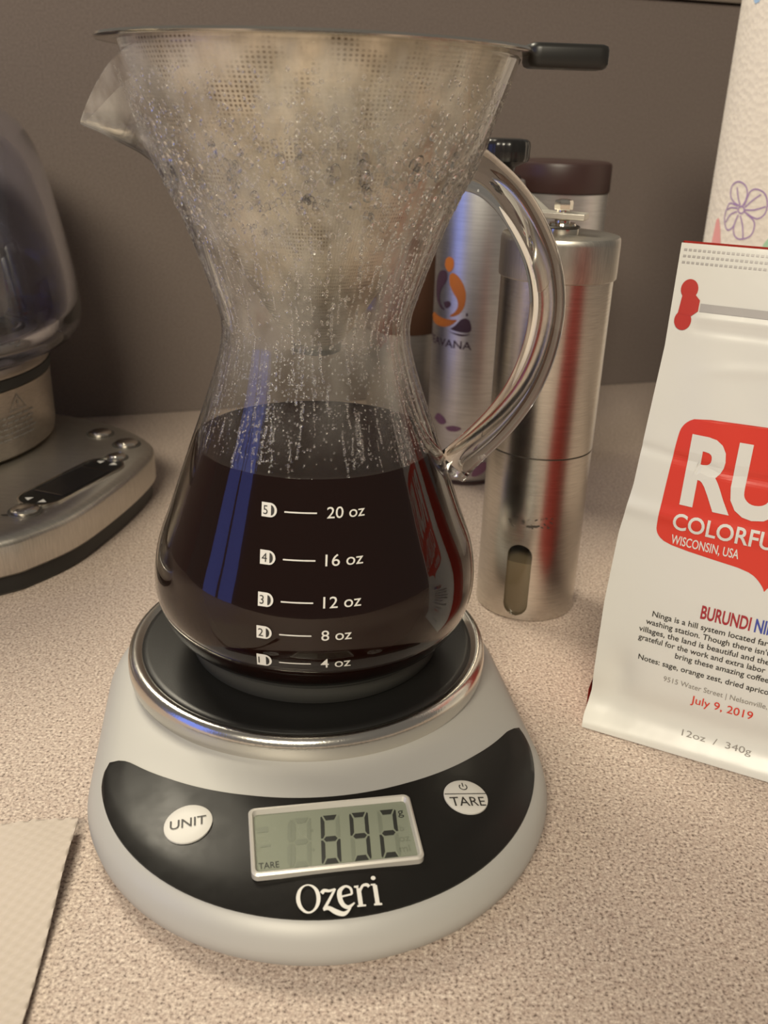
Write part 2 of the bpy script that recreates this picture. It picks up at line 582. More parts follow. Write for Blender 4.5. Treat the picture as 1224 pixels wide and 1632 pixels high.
def build_scale():
    rings = [(0.006, 0.0012), (0.002, 0.0015), (0.0008, 0.003)] + [(d, lerp(d, ZD, ZZ)) for d in
             (0, 0.0004, 0.0008, 0.0014, 0.002, 0.003, 0.004, 0.005, 0.0065, 0.009, 0.012, 0.018, 0.025, 0.032, 0.04, 0.05, 0.06)]
    V, F = [], []
    n = 160
    for d, z in rings:
        V += [(x, y, z) for x, y in stad(d, n)]
    for i in range(len(rings) - 1):
        for k in range(n):
            k2 = (k + 1) % n
            F.append((i * n + k, i * n + k2, (i + 1) * n + k2, (i + 1) * n + k))
    F.append(tuple(range(n)))
    F.append(tuple((len(rings) - 1) * n + k for k in range(n)))
    mk('body', V, F, G['silver_plastic'], scale, angle=50)
    for sx, sy in ((-0.05, 0.03), (0.05, 0.03), (-0.045, -0.085), (0.045, -0.085)):
        f = lathe('foot', [(0.006, 0.0), (0.006, 0.0014)], G['rubber_black'], scale, 20)
        f.location = (sx, sy, 0)
    # raised collar, chrome pan and black platter
    lathe('collar', [(0.0665, 0.0165), (0.0668, 0.0182), (0.0640, 0.0186), (0.058, 0.0186)], G['silver_plastic'], scale, 128, angle=60)
    ring = [(0.0600, 0.0242), (0.0645, 0.0242), (0.0662, 0.0246), (0.0672, 0.0256), (0.0676, 0.0272), (0.0675, 0.0292),
            (0.0670, 0.0308), (0.0660, 0.0319), (0.0647, 0.0323), (0.0634, 0.0320), (0.0626, 0.0313), (0.0600, 0.0310)]
    ring = [(r, z - 0.0030 - max(0, 0.0292 - z) * 0.55) for r, z in ring]
    plat = lathe('weighing_platform', ring, G['chrome'], scale, 160, cap0=True, cap1=False, angle=60)
    lathe('platter', [(0.0600, 0.0270), (0.0624, 0.0282), (0.0618, 0.0288), (0.060, 0.0290)], G['black_platter'], plat, 128, angle=60)
    # crescent control panel
    V, F = [], []
    na, nr = 72, 8
    A0, A1 = radians(-53), radians(53)
    eps = 0.0006
    def outer(a):
        lo, hi = 0.07, 0.16
        for _ in range(30):
            md = (lo + hi) / 2
            if s_inset(md * sin(a), -md * cos(a)) > 0.0050:
                lo = md
            else:
                hi = md
        return lo
    for i in range(na + 1):
        u = -1 + 2 * i / na
        a = (A0 + A1) / 2 + (A1 - A0) / 2 * sin(u * pi / 2) if False else A0 + (A1 - A0) * (i / na)
        r0, r1 = 0.0845, outer(a)
        e = (1 - abs(u)) / 0.10
        sh = sqrt(max(0.0, 1 - (1 - min(1, e)) ** 2))
        mid = r0 * 0.45 + r1 * 0.55
        r0, r1 = mid + (r0 - mid) * sh, mid + (r1 - mid) * sh
        for j in range(nr + 1):
            r = r0 + (r1 - r0) * j / nr
            x, y = r * sin(a), -r * cos(a)
            V.append((x, y, s_z(x, y) + eps))
    nt = len(V)
    V += [(x, y, z - 0.0012) for x, y, z in V]
    w = nr + 1
    for i in range(na):
        for j in range(nr):
            q = (i * w + j, i * w + j + 1, (i + 1) * w + j + 1, (i + 1) * w + j)
            F.append(q)
    edge = [i * w for i in range(na + 1)] + [na * w + j for j in range(1, w)] + [i * w + nr for i in range(na - 1, -1, -1)] + [j for j in range(nr - 1, 0, -1)]
    for k in range(len(edge)):
        a, b = edge[k], edge[(k + 1) % len(edge)]
        F.append((a, b, b + nt, a + nt))
    panel = mk('control_panel', V, F, G['black_panel'], scale, angle=60)

    def on(h):
        return lambda x, y: (x, y, s_z(x, y) + h)
    # round buttons
    def button(name, cx, cy, r, txt):
        V, F = [], []
        n = 40
        rr = [0, r * 0.5, r * 0.92, r, r]
        hh = [0.0013, 0.0013, 0.0013, 0.0011, 0.0004]
        V.append((cx, cy, s_z(cx, cy) + hh[0]))
        for q, h in list(zip(rr, hh))[1:]:
            for k in range(n):
                x, y = cx + q * cos(2 * pi * k / n), cy + q * sin(2 * pi * k / n)
                V.append((x, y, s_z(x, y) + h))
        for k in range(n):
            F.append((0, 1 + k, 1 + (k + 1) % n))
        for i in range(3):
            for k in range(n):
                k2 = (k + 1) % n
                F.append((1 + i * n + k, 1 + (i + 1) * n + k, 1 + (i + 1) * n + k2, 1 + i * n + k2))
        b = mk(name, V, F, G['button_white'], scale, angle=60)
        decal('lettering', txt, on(0.0015), G['print_black'], b)
    ux, uy = -0.0442, -0.0886
    button('button', ux, uy, 0.0071, text_fit('UNIT', ux, uy - 0.0016, 0.0106, 0.0033, 0.004, True))
    tx, ty = 0.0402, -0.0886
    arc = [(tx + 0.0012 * cos(a), ty + 0.0036 + 0.0012 * sin(a)) for a in [radians(90 + 42 + k * 276 / 20) for k in range(21)]]
    geo = merge(text_fit('TARE', tx, ty - 0.0042, 0.0110, 0.0036, 0.004, True),
                stroke2d([(tx - 0.0066, ty + 0.0008), (tx + 0.0066, ty + 0.0008)], 0.00035),
                stroke2d(arc, 0.00035), stroke2d([(tx, ty + 0.0036), (tx, ty + 0.0053)], 0.00035))
    button('button', tx, ty, 0.0069, geo)
    # display
    lx0, lx1, ly0, ly1 = -0.0266, 0.0222, -0.1125, -0.0880
    def rrect(x0, x1, y0, y1, r, n=6):
        pts = []
        for cx, cy, a0 in ((x1 - r, y1 - r, 0), (x0 + r, y1 - r, 90), (x0 + r, y0 + r, 180), (x1 - r, y0 + r, 270)):
            for k in range(n + 1):
                a = radians(a0 + 90 * k / n)
                pts.append((cx + r * cos(a), cy + r * sin(a)))
        return pts
    tilt = (s_z(0, -0.088) - s_z(0, -0.1125)) / 0.0245
    def lz(y, h):
        return s_z(-0.002, -0.1125) + (y + 0.1125) * tilt + h
    o_ = rrect(lx0, lx1, ly0, ly1, 0.0020)
    i_ = rrect(lx0 + 0.0016, lx1 - 0.0016, ly0 + 0.0016, ly1 - 0.0018, 0.0012)
    V, F = [], []
    n = len(o_)
    for pts, h in ((o_, 0.0002), (o_, 0.0019), (rrect(lx0 + 0.0005, lx1 - 0.0005, ly0 + 0.0005, ly1 - 0.0005, 0.0018), 0.0024),
                   (rrect(lx0 + 0.0011, lx1 - 0.0011, ly0 + 0.0011, ly1 - 0.0011, 0.0014), 0.0023), (i_, 0.0009)):
        V += [(x, y, lz(y, h)) for x, y in pts]
    for i in range(4):
        for k in range(n):
            k2 = (k + 1) % n
            F.append((i * n + k, i * n + k2, (i + 1) * n + k2, (i + 1) * n + k))
    bez = mk('display_bezel', V, F, G['bezel_silver'], scale, angle=40)
    lcdmap = lambda h: (lambda x, y: (x, y, lz(y, h)))
    screen = decal('display', poly2d(rrect(lx0 + 0.0012, lx1 - 0.0012, ly0 + 0.0012, ly1 - 0.0014, 0.0012)), lcdmap(0.0010), G['lcd'], scale)
    segs = {'a': [(0.14, 1.96), (0.86, 1.96), (0.72, 1.76), (0.28, 1.76)], 'd': [(0.14, 0.04), (0.28, 0.24), (0.72, 0.24), (0.86, 0.04)],
            'g': [(0.14, 1.0), (0.26, 1.10), (0.74, 1.10), (0.86, 1.0), (0.74, 0.90), (0.26, 0.90)],
            'f': [(0.0, 1.90), (0.0, 1.04), (0.10, 1.04), (0.20, 1.16), (0.20, 1.72), (0.06, 1.94)], 'b': [(1.0, 1.90), (0.94, 1.94), (0.80, 1.72), (0.80, 1.16), (0.90, 1.04), (1.0, 1.04)],
            'e': [(0.0, 0.10), (0.06, 0.06), (0.20, 0.28), (0.20, 0.84), (0.10, 0.96), (0.0, 0.96)], 'c': [(1.0, 0.10), (1.0, 0.96), (0.90, 0.96), (0.80, 0.84), (0.80, 0.28), (0.94, 0.06)]}
    def dig(x, on_):
        g = []
        for s in on_:
            g.append(poly2d([(x + px * 0.0056 + py * 0.0091 * 0.085, -0.1104 + py * 0.0091) for px, py in segs[s]]))
        return merge(*g)
    for x, s in ((-0.0070, 'afedcg'), (0.0016, 'afgbcd'), (0.0101, 'abged')):
        decal('display_digit', dig(x, s), lcdmap(0.00112), G['lcd_segment'], screen)
        rest = ''.join(c for c in 'abcdefg' if c not in s)
        decal('ghost_segments', dig(x, rest), lcdmap(0.00108), G['lcd_ghost'], screen)['kind'] = 'stuff'
    for geo in (dig(-0.0155, 'abcdefg'), dig(-0.0212, 'bc')):
        decal('ghost_segments', geo, lcdmap(0.00108), G['lcd_ghost'], screen)['kind'] = 'stuff'
    for nm, geo in (('ghost_minus', stroke2d([(-0.0238, -0.1015), (-0.0208, -0.1015)], 0.0008)),
                    ('ghost_battery', poly2d([(-0.0245, -0.0965), (-0.0212, -0.0965), (-0.0212, -0.0945), (-0.0245, -0.0945)])),
                    ('ghost_unit', text_fit('lb', 0.0165, -0.1010, None, 0.0021)), ('ghost_unit', text_fit('oz', 0.0162, -0.1048, None, 0.0024)),
                    ('ghost_unit', text_fit('ml', 0.0158, -0.1085, None, 0.0024)),
                    ('ghost_dot', poly2d(ellipse2d(-0.0085, -0.0975, 0.0004, 0.0005, 10))), ('ghost_dot', poly2d(ellipse2d(-0.0088, -0.1045, 0.0004, 0.0005, 10)))):
        decal(nm, geo, lcdmap(0.00108), G['lcd_ghost'], screen)
    decal('display_unit', text_fit('g', 0.0176, -0.0952, None, 0.0028), lcdmap(0.00112), G['lcd_segment'], screen)
    decal('display_word', text_fit('TARE', -0.0245, -0.1094, 0.0057, 0.0021), lcdmap(0.00112), G['lcd_segment'], screen)
    # maker's name, drawn as pen strokes
    bx, by, k = -0.0150, -0.1238, 0.0001
    def S(pts, w):
        p = spline(pts, 8)
        ws = [q[2] if len(q) > 2 else w for q in p]
        return stroke2d([(bx + q[0] * k, by + q[1] * k) for q in p], [x * k * 1.2 for x in ws])
    g = []
    n = 48
    outer_ = [(bx + (33 + 33 * cos(2 * pi * i / n)) * k, by + (40 + 40 * sin(2 * pi * i / n)) * k) for i in range(n)]
    inner_ = [(bx + (33 + 22 * cos(2 * pi * i / n + 0.12)) * k, by + (40 + 36 * sin(2 * pi * i / n + 0.12)) * k) for i in range(n)]
    g.append(ring2d(outer_, inner_))
    g.append(S([(70, 48, 9), (78, 55, 8), (92, 52, 6), (108, 56, 4)], 7))                # z
    g.append(S([(108, 56, 5), (92, 32, 6), (72, 4, 7)], 7))
    g.append(S([(70, 3, 5), (84, 6, 9), (104, -6, 10), (124, -12, 8), (140, -4, 4), (146, 4, 2)], 7))
    g.append(S([(120, 32, 4), (152, 36, 4)], 4))                                          # e
    g.append(S([(152, 36, 5), (150, 52, 6), (136, 60, 6), (120, 48, 10), (118, 28, 11), (124, 10, 10), (138, 2, 8), (156, 12, 3)], 8))
    g.append(S([(172, 3, 10), (172, 50, 10)], 10))                                        # r
    g.append(S([(160, 56, 4), (172, 54, 8)], 5)); g.append(S([(162, 2, 4), (186, 2, 4)], 4))
    g.append(S([(174, 40, 5), (184, 56, 6), (196, 58, 8), (202, 52, 7)], 6))
    g.append(S([(218, 3, 10), (218, 55, 10)], 10))                                        # i
    g.append(S([(207, 57, 4), (220, 56, 5)], 5)); g.append(S([(208, 2, 4), (230, 2, 4)], 4))
    g.append(poly2d(ellipse2d(bx + 217 * k, by + 77 * k, 6.5 * k, 6.5 * k, 20)))
    decal('maker_name', merge(*g), on(0.0011), G['print_white'], panel)
build_scale()

# ------------------------------------------------------------------ carafe
CX, CY = -0.0245, 0.308
ZPL = 0.0291
carafe = thing('coffee_carafe', 'hourglass glass pour-over carafe, fogged with droplets, standing on the scale', 'carafe', (CX, CY, ZPL), math.atan2(0.079, 0.997))
PROF = [(0.0420, 0.0352), (0.0455, 0.0358), (0.0490, 0.0380), (0.0530, 0.0420), (0.0562, 0.0475), (0.0580, 0.0540), (0.0583, 0.0600), (0.0575, 0.0670), (0.0557, 0.0738),
        (0.0518, 0.0840), (0.0475, 0.0960), (0.0432, 0.1080), (0.0391, 0.1190), (0.0352, 0.1300), (0.0325, 0.1390), (0.0313, 0.1455), (0.0316, 0.1518),
        (0.0346, 0.1620), (0.0380, 0.1720), (0.0418, 0.1820), (0.0459, 0.1910), (0.0500, 0.2000), (0.0536, 0.2090), (0.0568, 0.2178), (0.0594, 0.2255), (0.0606, 0.2290)]
PROF = [(r, z - ZPL) for r, z in PROF]
PR = spline(PROF, 6)
_pz = [p[1] for p in PR]
_pr = [p[0] for p in PR]
def rad_at(z):
    return lerp(z, _pz, _pr)
SPOUT = [(p[0], p[1] - ZPL) for p in spline([(0.0440, 0.1870), (0.0480, 0.1955), (0.0530, 0.1997), (0.0590, 0.2026), (0.0655, 0.2056), (0.0708, 0.2076)], 8)]

def carafe_pt(i, a, off):
    """point of the wall: row i of PR, azimuth a (0 = handle side), moved in by off; the spout is at a = pi"""
    r, z = PR[i]
    z0 = SPOUT[0][1]
    if z > z0:
        q = (z - z0) / (PR[-1][1] - z0)
        d = abs(math.atan2(sin(a - pi), cos(a - pi)))
        w = exp(-(d / 0.40) ** 2.0)
        t = q * (len(SPOUT) - 1)
        j = min(int(t), len(SPOUT) - 2)
        f = t - j
        sr = SPOUT[j][0] * (1 - f) + SPOUT[j + 1][0] * f
        sz = SPOUT[j][1] * (1 - f) + SPOUT[j + 1][1] * f
        r, z = r * (1 - w) + sr * w, z * (1 - w) + sz * w
        # the spout is narrower than the arc it starts from
        x, y = r * cos(a), r * sin(a)
        y *= 1 - 0.35 * w * q
        return (x * (1 - off / r), y * (1 - off / r), z)
    return ((r - off) * cos(a), (r - off) * sin(a), z)

def build_carafe():
    n = 144
    th = 0.0016
    m = len(PR)
    V, F = [], []
    for i in range(m):
        V += [carafe_pt(i, 2 * pi * k / n, 0) for k in range(n)]
    for k in range(n):                                    # rounded rim
        x, y, z = carafe_pt(m - 1, 2 * pi * k / n, th / 2)
        V.append((x, y, z + 0.0008))
    for i in reversed(range(m)):
        V += [carafe_pt(i, 2 * pi * k / n, th) for k in range(n)]
    rows = len(V) // n
    for i in range(rows - 1):
        for k in range(n):
            k2 = (k + 1) % n
            F.append((i * n + k, i * n + k2, (i + 1) * n + k2, (i + 1) * n + k))
    F.append(tuple(reversed(range(n))))
    F.append(tuple((rows - 1) * n + k for k in range(n)))
    mk('body', V, F, G['carafe_glass'], carafe, angle=75)
    # bright bead along the rim
    # solid glass handle
    hp = [(0.0460, 0.1995), (0.0525, 0.1968), (0.0590, 0.1925), (0.0650, 0.1862), (0.0710, 0.1770), (0.0750, 0.1680), (0.0772, 0.1580), (0.0772, 0.1480), (0.0752, 0.1370), (0.0712, 0.1262), (0.0650, 0.1162), (0.0575, 0.1075), (0.0500, 0.0998), (0.0478, 0.0972)]
    hp = spline(hp, 5)
    mm = len(hp)
    rr = [0.0060 + 0.0016 * exp(-(i / 5) ** 2) + 0.0012 * exp(-((mm - 1 - i) / 5) ** 2) for i in range(mm)]
    Vh, Fh = tube_geo([(r, 0.0, z - ZPL) for r, z in hp], rr, 28)
    mk('handle', Vh, Fh, G['rod_glass'], carafe, angle=60)
    # grey silicone foot
    lathe('base_ring', [(0.0330, 0.0), (0.0452, 0.0), (0.0462, 0.0006), (0.0470, 0.0050), (0.0472, 0.0072), (0.0462, 0.0076), (0.0440, 0.0058), (0.0330, 0.0056)], G['rubber_grey'], carafe, 120, angle=50)
    # measuring marks printed on the front
    front = math.atan2(CX, -CY) * 0
    base_az = -pi / 2 - math.atan2(0.079, 0.997) + radians(0)   # azimuth (local) of the direction -y in the world
    def onc(x, z):
        r = rad_at(z) + 0.00025
        a = base_az + x / (r)
        return (r * cos(a), r * sin(a), z)
    for num, txt, zz, dx, cap in (('5', '20 oz', 0.1001, 0.0004, 0.0033), ('4', '16 oz', 0.0862, 0.0003, 0.0034), ('3', '12 oz', 0.0739, 0.0, 0.0034), ('2', '8 oz', 0.0635, -0.0004, 0.0034), ('1', '4 oz', 0.0532, -0.0006, 0.0036)):
        z = zz - ZPL
        h = 0.0021 * (1.0 if num != '1' else 1.1)
        x0 = -0.0140 + dx
        # cup symbol: square with rounded right side, cut-out digit left dark by printing the digit over it
        out = [(x0, z - h), (x0 + 0.0028, z - h)] + [(x0 + 0.0028 + 0.0022 * cos(a), z + h * sin(a)) for a in [radians(-80 + 16 * i) for i in range(11)]] + [(x0 + 0.0028, z + h), (x0, z + h)]
        cut = [(x0 + 0.0031, z - h * 0.72)] + [(x0 + 0.0031 + 0.0011 * cos(a), z + h * 0.72 * sin(a)) for a in [radians(-75 + 15 * i) for i in range(11)]] + [(x0 + 0.0031, z + h * 0.72)]
        ln = [(-0.0066 + dx + 0.0101 * i / 6, z - 0.0001) for i in range(7)]
        xt = 0.0066 + dx
        wd = {5: 0.0120, 4: 0.0096}[len(txt)]
        geo = merge(poly2d(out), stroke2d(ln, 0.00042), text_fit(txt, xt, z - cap / 2, wd, cap, 0.002))
        mkr = decal('volume_mark', geo, onc, G['print_white'], carafe)
        def onc2(x, z_):
            r = rad_at(z_) + 0.0004
            a = base_az + x / r
            return (r * cos(a), r * sin(a), z_)
        decal('cup_number', merge(text_fit(num, x0 + 0.00055, z - 0.0013, None, 0.0026, 0.0), poly2d(cut)), onc2, G['print_black'], mkr)
build_carafe()

def build_drops():
    """condensation: thousands of small flattened beads of water on the inside of the wall"""
    tmp = bmesh.new()
    bmesh.ops.create_icosphere(tmp, subdivisions=2, radius=1.0)
    bv = [v.co.copy() for v in tmp.verts]
    bf = [tuple(v.index for v in f.verts) for f in tmp.faces]
    tmp.free()
    tmp = bmesh.new()
    bmesh.ops.create_icosphere(tmp, subdivisions=1, radius=1.0)
    sv = [v.co.copy() for v in tmp.verts]
    sf = [tuple(v.index for v in f.verts) for f in tmp.faces]
    tmp.free()
    V, F = [], []
    rnd = random.Random(3)
    def drop(z, a, s, el):
        r = rad_at(z) - 0.0001
        dr = (rad_at(z + 0.001) - rad_at(z - 0.001)) / 0.002
        out = Vector((cos(a), sin(a), -dr)).normalized()
        tan = Vector((-sin(a), cos(a), 0))
        upv = out.cross(tan) * -1
        if upv.z < 0:
            upv = -upv
        c = Vector((r * cos(a), r * sin(a), z))
        b, f = (bv, bf) if s > 0.0008 else (sv, sf)
        k = len(V)
        for p in b:
            w = 1.0 + 0.25 * (p.z < 0) * abs(p.z)
            V.append(c + tan * p.x * s * w + upv * p.z * s * el + out * p.y * s * 0.50)
        F.extend(tuple(i + k for i in q) for q in f)
    # cone
    for _ in range(7500):
        u = rnd.random()
        z = 0.148 + (0.2235 - 0.148) * (u ** 0.8) - ZPL
        a = rnd.uniform(pi, 2 * pi) if rnd.random() < 0.8 else rnd.uniform(0, pi)
        zz = z + ZPL
        band = exp(-((zz - 0.197) / 0.016) ** 2)
        if rnd.random() > 0.30 + 0.7 * band:
            continue
        s = rnd.uniform(0.00025, 0.00055) + (rnd.random() ** 5) * 0.0012 * band
        drop(z, a, s, rnd.uniform(0.9, 1.7))
    # runs at neck and shoulder
    for _ in range(210):
        a = rnd.uniform(pi * 0.95, 2.05 * pi)
        z = rnd.uniform(0.120, 0.185)
        ln = rnd.uniform(0.004, 0.022)
        nn = int(ln / 0.0007)
        s = rnd.uniform(0.00022, 0.00045)
        for i in range(nn):
            zz = z - i * 0.0007
            if zz < 0.110:
                break
            a += rnd.uniform(-0.006, 0.006)
            if rnd.random() < 0.75:
                drop(zz - ZPL, a, s * rnd.uniform(0.6, 1.3), rnd.uniform(1.0, 1.9))
    for _ in range(1500):
        a = rnd.uniform(pi, 2 * pi)
        z = rnd.uniform(0.112, 0.150)
        drop(z - ZPL, a, rnd.uniform(0.00016, 0.00036), rnd.uniform(0.9, 1.5))
    o = mk('condensation', V, F, G['water'], carafe, angle=180)
    o['kind'] = 'stuff'
    o['label'] = 'beads of condensation inside the glass'
build_drops()

# coffee
cz = [(0.0, 0.0408), (0.040, 0.0408)]
prof = [(r - 0.0008, z + (0.0010 if z < 0.010 else 0)) for r, z in PR if z + ZPL < 0.1078]
LZ = 0.1090 - ZPL
prof += [(rad_at(LZ) - 0.0010, LZ + 0.0004), (rad_at(LZ) - 0.0026, LZ), (rad_at(LZ) - 0.006, LZ - 0.0002)]
coffee = lathe('brewed_coffee', prof, G['coffee'], None, 128, angle=60)
coffee.location = (CX, CY, ZPL)
tag(coffee, 'dark brown brewed coffee filling the lower half of the carafe', 'coffee')

# ------------------------------------------------------------------ metal filter
filt = thing('coffee_filter', 'cone-shaped steel mesh filter with black grip, seated in the carafe mouth', 'filter', (CX, CY, 0.2300), math.atan2(0.079, 0.997))
lathe('cone', [(0.0575, 0.0012), (0.0566, -0.002), (0.0500, -0.0165), (0.0380, -0.0400), (0.0255, -0.0620), (0.0140, -0.0800), (0.0085, -0.0868), (0.0075, -0.0880), (0.0060, -0.0884)],
      G['filter_mesh'], filt, 96, cap0=False, cap1=True, angle=50)
lathe('tip_cap', [(0.0078, -0.0860), (0.0084, -0.0862), (0.0082, -0.0900), (0.0070, -0.0906)], G['rubber_grey'], filt, 48)
lathe('rim', [(0.0570, 0.0006), (0.0634, 0.0006), (0.0640, 0.0011), (0.0636, 0.0018), (0.0570, 0.0020), (0.0560, 0.0013)], G['polished_steel'], filt, 128, close=True, angle=40)
def rounded_bar(x0, x1, w, z0, z1, r=0.0025, n=6):
    """bar along x with a rounded outline in plan and softened edges"""
    def outline(ins):
        pts = []
        for cx, cy, a0 in ((x1 - r, w / 2 - r, 0), (x0 + r, w / 2 - r, 90), (x0 + r, -w / 2 + r, 180), (x1 - r, -w / 2 + r, 270)):
            for k in range(n + 1):
                a = radians(a0 + 90 * k / n)
                pts.append((cx + (r - ins) * cos(a), cy + (r - ins) * sin(a)))
        return pts
    h = z1 - z0
    e = min(h * 0.3, 0.0016)
    V, F = [], []
    lv = [(e, z0), (e * 0.3, z0 + e * 0.3), (0, z0 + e), (0, z1 - e), (e * 0.3, z1 - e * 0.3), (e, z1)]
    for ins, z in lv:
        V += [(x, y, z) for x, y in outline(ins)]
    m = 4 * (n + 1)
    for i in range(len(lv) - 1):
        for k in range(m):
            k2 = (k + 1) % m
            F.append((i * m + k, i * m + k2, (i + 1) * m + k2, (i + 1) * m + k))
    F.append(tuple(reversed(range(m))))
    F.append(tuple((len(lv) - 1) * m + k for k in range(m)))
    return V, F
mk('tab', *box_geo(0.0620, 0.0700, -0.005, 0.005, 0.0007, 0.0017), G['polished_steel'], filt, smooth=False)
mk('grip', *rounded_bar(0.0630, 0.0875, 0.0150, -0.0026, 0.0042, 0.0035), G['rubber_black'], filt, angle=50)

# ------------------------------------------------------------------ hand grinder
GX, GY = 0.069, 0.396
gr = thing('hand_grinder', 'slim brushed-steel hand coffee grinder with crank handle and oval window', 'grinder', (GX, GY, 0.0))
def build_grinder():
    R = 0.0231
    n = 160
    # lower chamber with an oval slot cut through the wall: wall grid with faces left out
    def wall(name, z0, z1, slot):
        azc, zc = radians(-19.5), 0.0205
        hw, hh = 0.0056, 0.0178
        bm = bmesh.new()
        nz = 90
        grid = {}
        def inslot(a, z):
            x = (a - azc) * R
            y = z - zc
            yy = max(0, abs(y) - (hh - hw))
            return hypot(x, yy) - hw
        zs = [z0 + (z1 - z0) * j / nz for j in range(nz + 1)]
        na = 360
        for j in range(nz + 1):
            for k in range(na):
                a = 2 * pi * k / na
                aa, z = math.atan2(sin(a), cos(a)), zs[j]
                if slot:
                    d = inslot(aa, z)
                    if abs(d) < 0.00042:                    # snap to the slot outline
                        x, y = (aa - azc) * R, z - zc
                        yy = max(0, abs(y) - (hh - hw)) * (1 if y > 0 else -1)
                        l = hypot(x, yy) or 1
                        sc = hw / l
                        dx, dy = x * (sc - 1), yy * (sc - 1)
                        aa += dx / R
                        z += dy
                grid[j, k] = bm.verts.new((R * sin(aa), -R * cos(aa), z))
        for j in range(nz):
            for k in range(na):
                k2 = (k + 1) % na
                a = 2 * pi * (k + 0.5) / na
                aa, z = math.atan2(sin(a), cos(a)), (zs[j] + zs[j + 1]) / 2
                if slot and inslot(aa, z) < 0:
                    continue
                bm.faces.new((grid[j, k], grid[j, k2], grid[j + 1, k2], grid[j + 1, k]))
        for v in [v for v in bm.verts if not v.link_faces]:
            bm.verts.remove(v)
        # thickness
        res = bmesh.ops.extrude_face_region(bm, geom=list(bm.faces))
        for e in res['geom']:
            if isinstance(e, bmesh.types.BMVert):
                l = hypot(e.co.x, e.co.y)
                f = (l - 0.0012) / l
                e.co.x *= f; e.co.y *= f
        bmesh.ops.recalc_face_normals(bm, faces=bm.faces)
        for f in bm.faces:
            f.smooth = True
        for e in bm.edges:
            if len(e.link_faces) == 2 and e.calc_face_angle(0) > radians(40):
                e.smooth = False
        me = bpy.data.meshes.new(name)
        bm.to_mesh(me); bm.free()
        me.materials.append(G['brushed_steel'])
        o = bpy.data.objects.new(name, me); COL.objects.link(o); o.parent = gr
        return o
    wall('grounds_chamber', 0.0006, 0.0790, True)
    lathe('base_plate', [(0.0150, 0.0), (0.0222, 0.0), (0.0230, 0.0006), (0.0215, 0.0012)], G['brushed_steel'], gr, 96)
    lathe('inner_cup', [(0.0050, 0.0014), (0.0205, 0.0014), (0.0212, 0.0025), (0.0212, 0.0285)], G['coffee_grounds'], gr, 64)
    lathe('window_sleeve', [(0.0216, 0.0013), (0.0216, 0.0780)], G['window_glass'], gr, 64, cap0=False, cap1=False)
    lathe('seam', [(0.0225, 0.0788), (0.0225, 0.0796)], G['steel_seam'], gr, 96)
    lathe('body', [(0.0160, 0.0794), (0.0229, 0.0794), (0.02315, 0.0797), (0.0232, 0.0810), (0.0233, 0.1560), (0.0200, 0.1562)], G['brushed_steel'], gr, 128, angle=30)
    lathe('lid', [(0.0234, 0.1530), (0.0240, 0.1530), (0.0243, 0.1534), (0.0244, 0.1560), (0.0244, 0.1675), (0.0242, 0.1690), (0.0238, 0.1698), (0.0225, 0.1701), (0.0060, 0.1705)], G['brushed_steel_flat'], gr, 128, angle=30)
    lathe('hub', [(0.0070, 0.1703), (0.0070, 0.1722), (0.0064, 0.1730), (0.0058, 0.1732), (0.0054, 0.1742), (0.0030, 0.1744)], G['polished_steel'], gr, 48)
    lathe('hub_ring', [(0.0072, 0.1724), (0.0075, 0.1727), (0.0072, 0.1731), (0.0066, 0.1733)], G['steel_seam'], gr, 48)
    lathe('shaft', [(0.0024, 0.1740), (0.0032, 0.1742), (0.0032, 0.1752), (0.0026, 0.1756), (0.0026, 0.1800)], G['polished_steel'], gr, 24)
    nut = lathe('nut', [(0.0024, 0.1792), (0.0036, 0.1793), (0.0038, 0.1798), (0.0038, 0.1822), (0.0034, 0.1830), (0.0018, 0.1834)], G['polished_steel'], gr, 6, angle=20)
    # crank arm: flat bar over the hub, then a wide part bent upwards on a slanted fold to the knob
    z0, t = 0.1758, 0.0026
    d = Vector((-0.93, 0.37)).normalized()
    s = Vector((-d.y, d.x)) * -1          # toward the back
    if s.y < 0:
        s = -s
    def P(u, w, z):
        q = d * u + s * w
        return (q.x, q.y, z)
    top = [P(-0.0098, -0.0045, z0), P(-0.0098, 0.0045, z0), P(0.0065, 0.0050, z0), P(0.0250, -0.0045, z0), P(0.0235, 0.0110, z0 + 0.0110), P(0.0400, 0.0040, z0 + 0.0085)]
    V = [(*p[:2], p[2] + t) for p in top] + top
    F = [(0, 3, 2, 1), (3, 5, 4, 2), (6, 7, 8, 9), (9, 8, 10, 11)]
    ed = [0, 3, 5, 4, 2, 1]
    for i in range(6):
        a, b = ed[i], ed[(i + 1) % 6]
        F.append((a, b, b + 6, a + 6))
    arm = mk('crank_arm', V, F, G['crank_steel'], gr, angle=20)
    bv = arm.modifiers.new('bevel', 'BEVEL'); bv.width = 0.0004; bv.segments = 2; bv.limit_method = 'ANGLE'
    # knob
    kx, ky = 0.0480 - GX, 0.440 - GY
    kz = 0.1830
    kn = lathe('knob', [(0.0035, kz), (0.0052, kz + 0.0005), (0.0050, kz + 0.0075), (0.0056, kz + 0.0098), (0.0085, kz + 0.0112), (0.0107, kz + 0.0122), (0.0113, kz + 0.0135),
                        (0.0114, kz + 0.0185), (0.0110, kz + 0.0202), (0.0098, kz + 0.0212), (0.0070, kz + 0.0215)], G['plastic_black'], gr, 80, angle=40)
    for v in kn.data.vertices:                   # fluted edge
        r = hypot(v.co.x, v.co.y)
        if r > 0.0100:
            a = math.atan2(v.co.y, v.co.x)
            f = 1 - 0.030 * (0.5 + 0.5 * cos(a * 20))
            v.co.x *= f; v.co.y *= f
    kn.location = (kx, ky, 0)
    a2 = lathe('knob_pin', [(0.0030, 0.1770), (0.0030, 0.1825)], G['polished_steel'], gr, 20)
    a2.location = (kx, ky, 0)
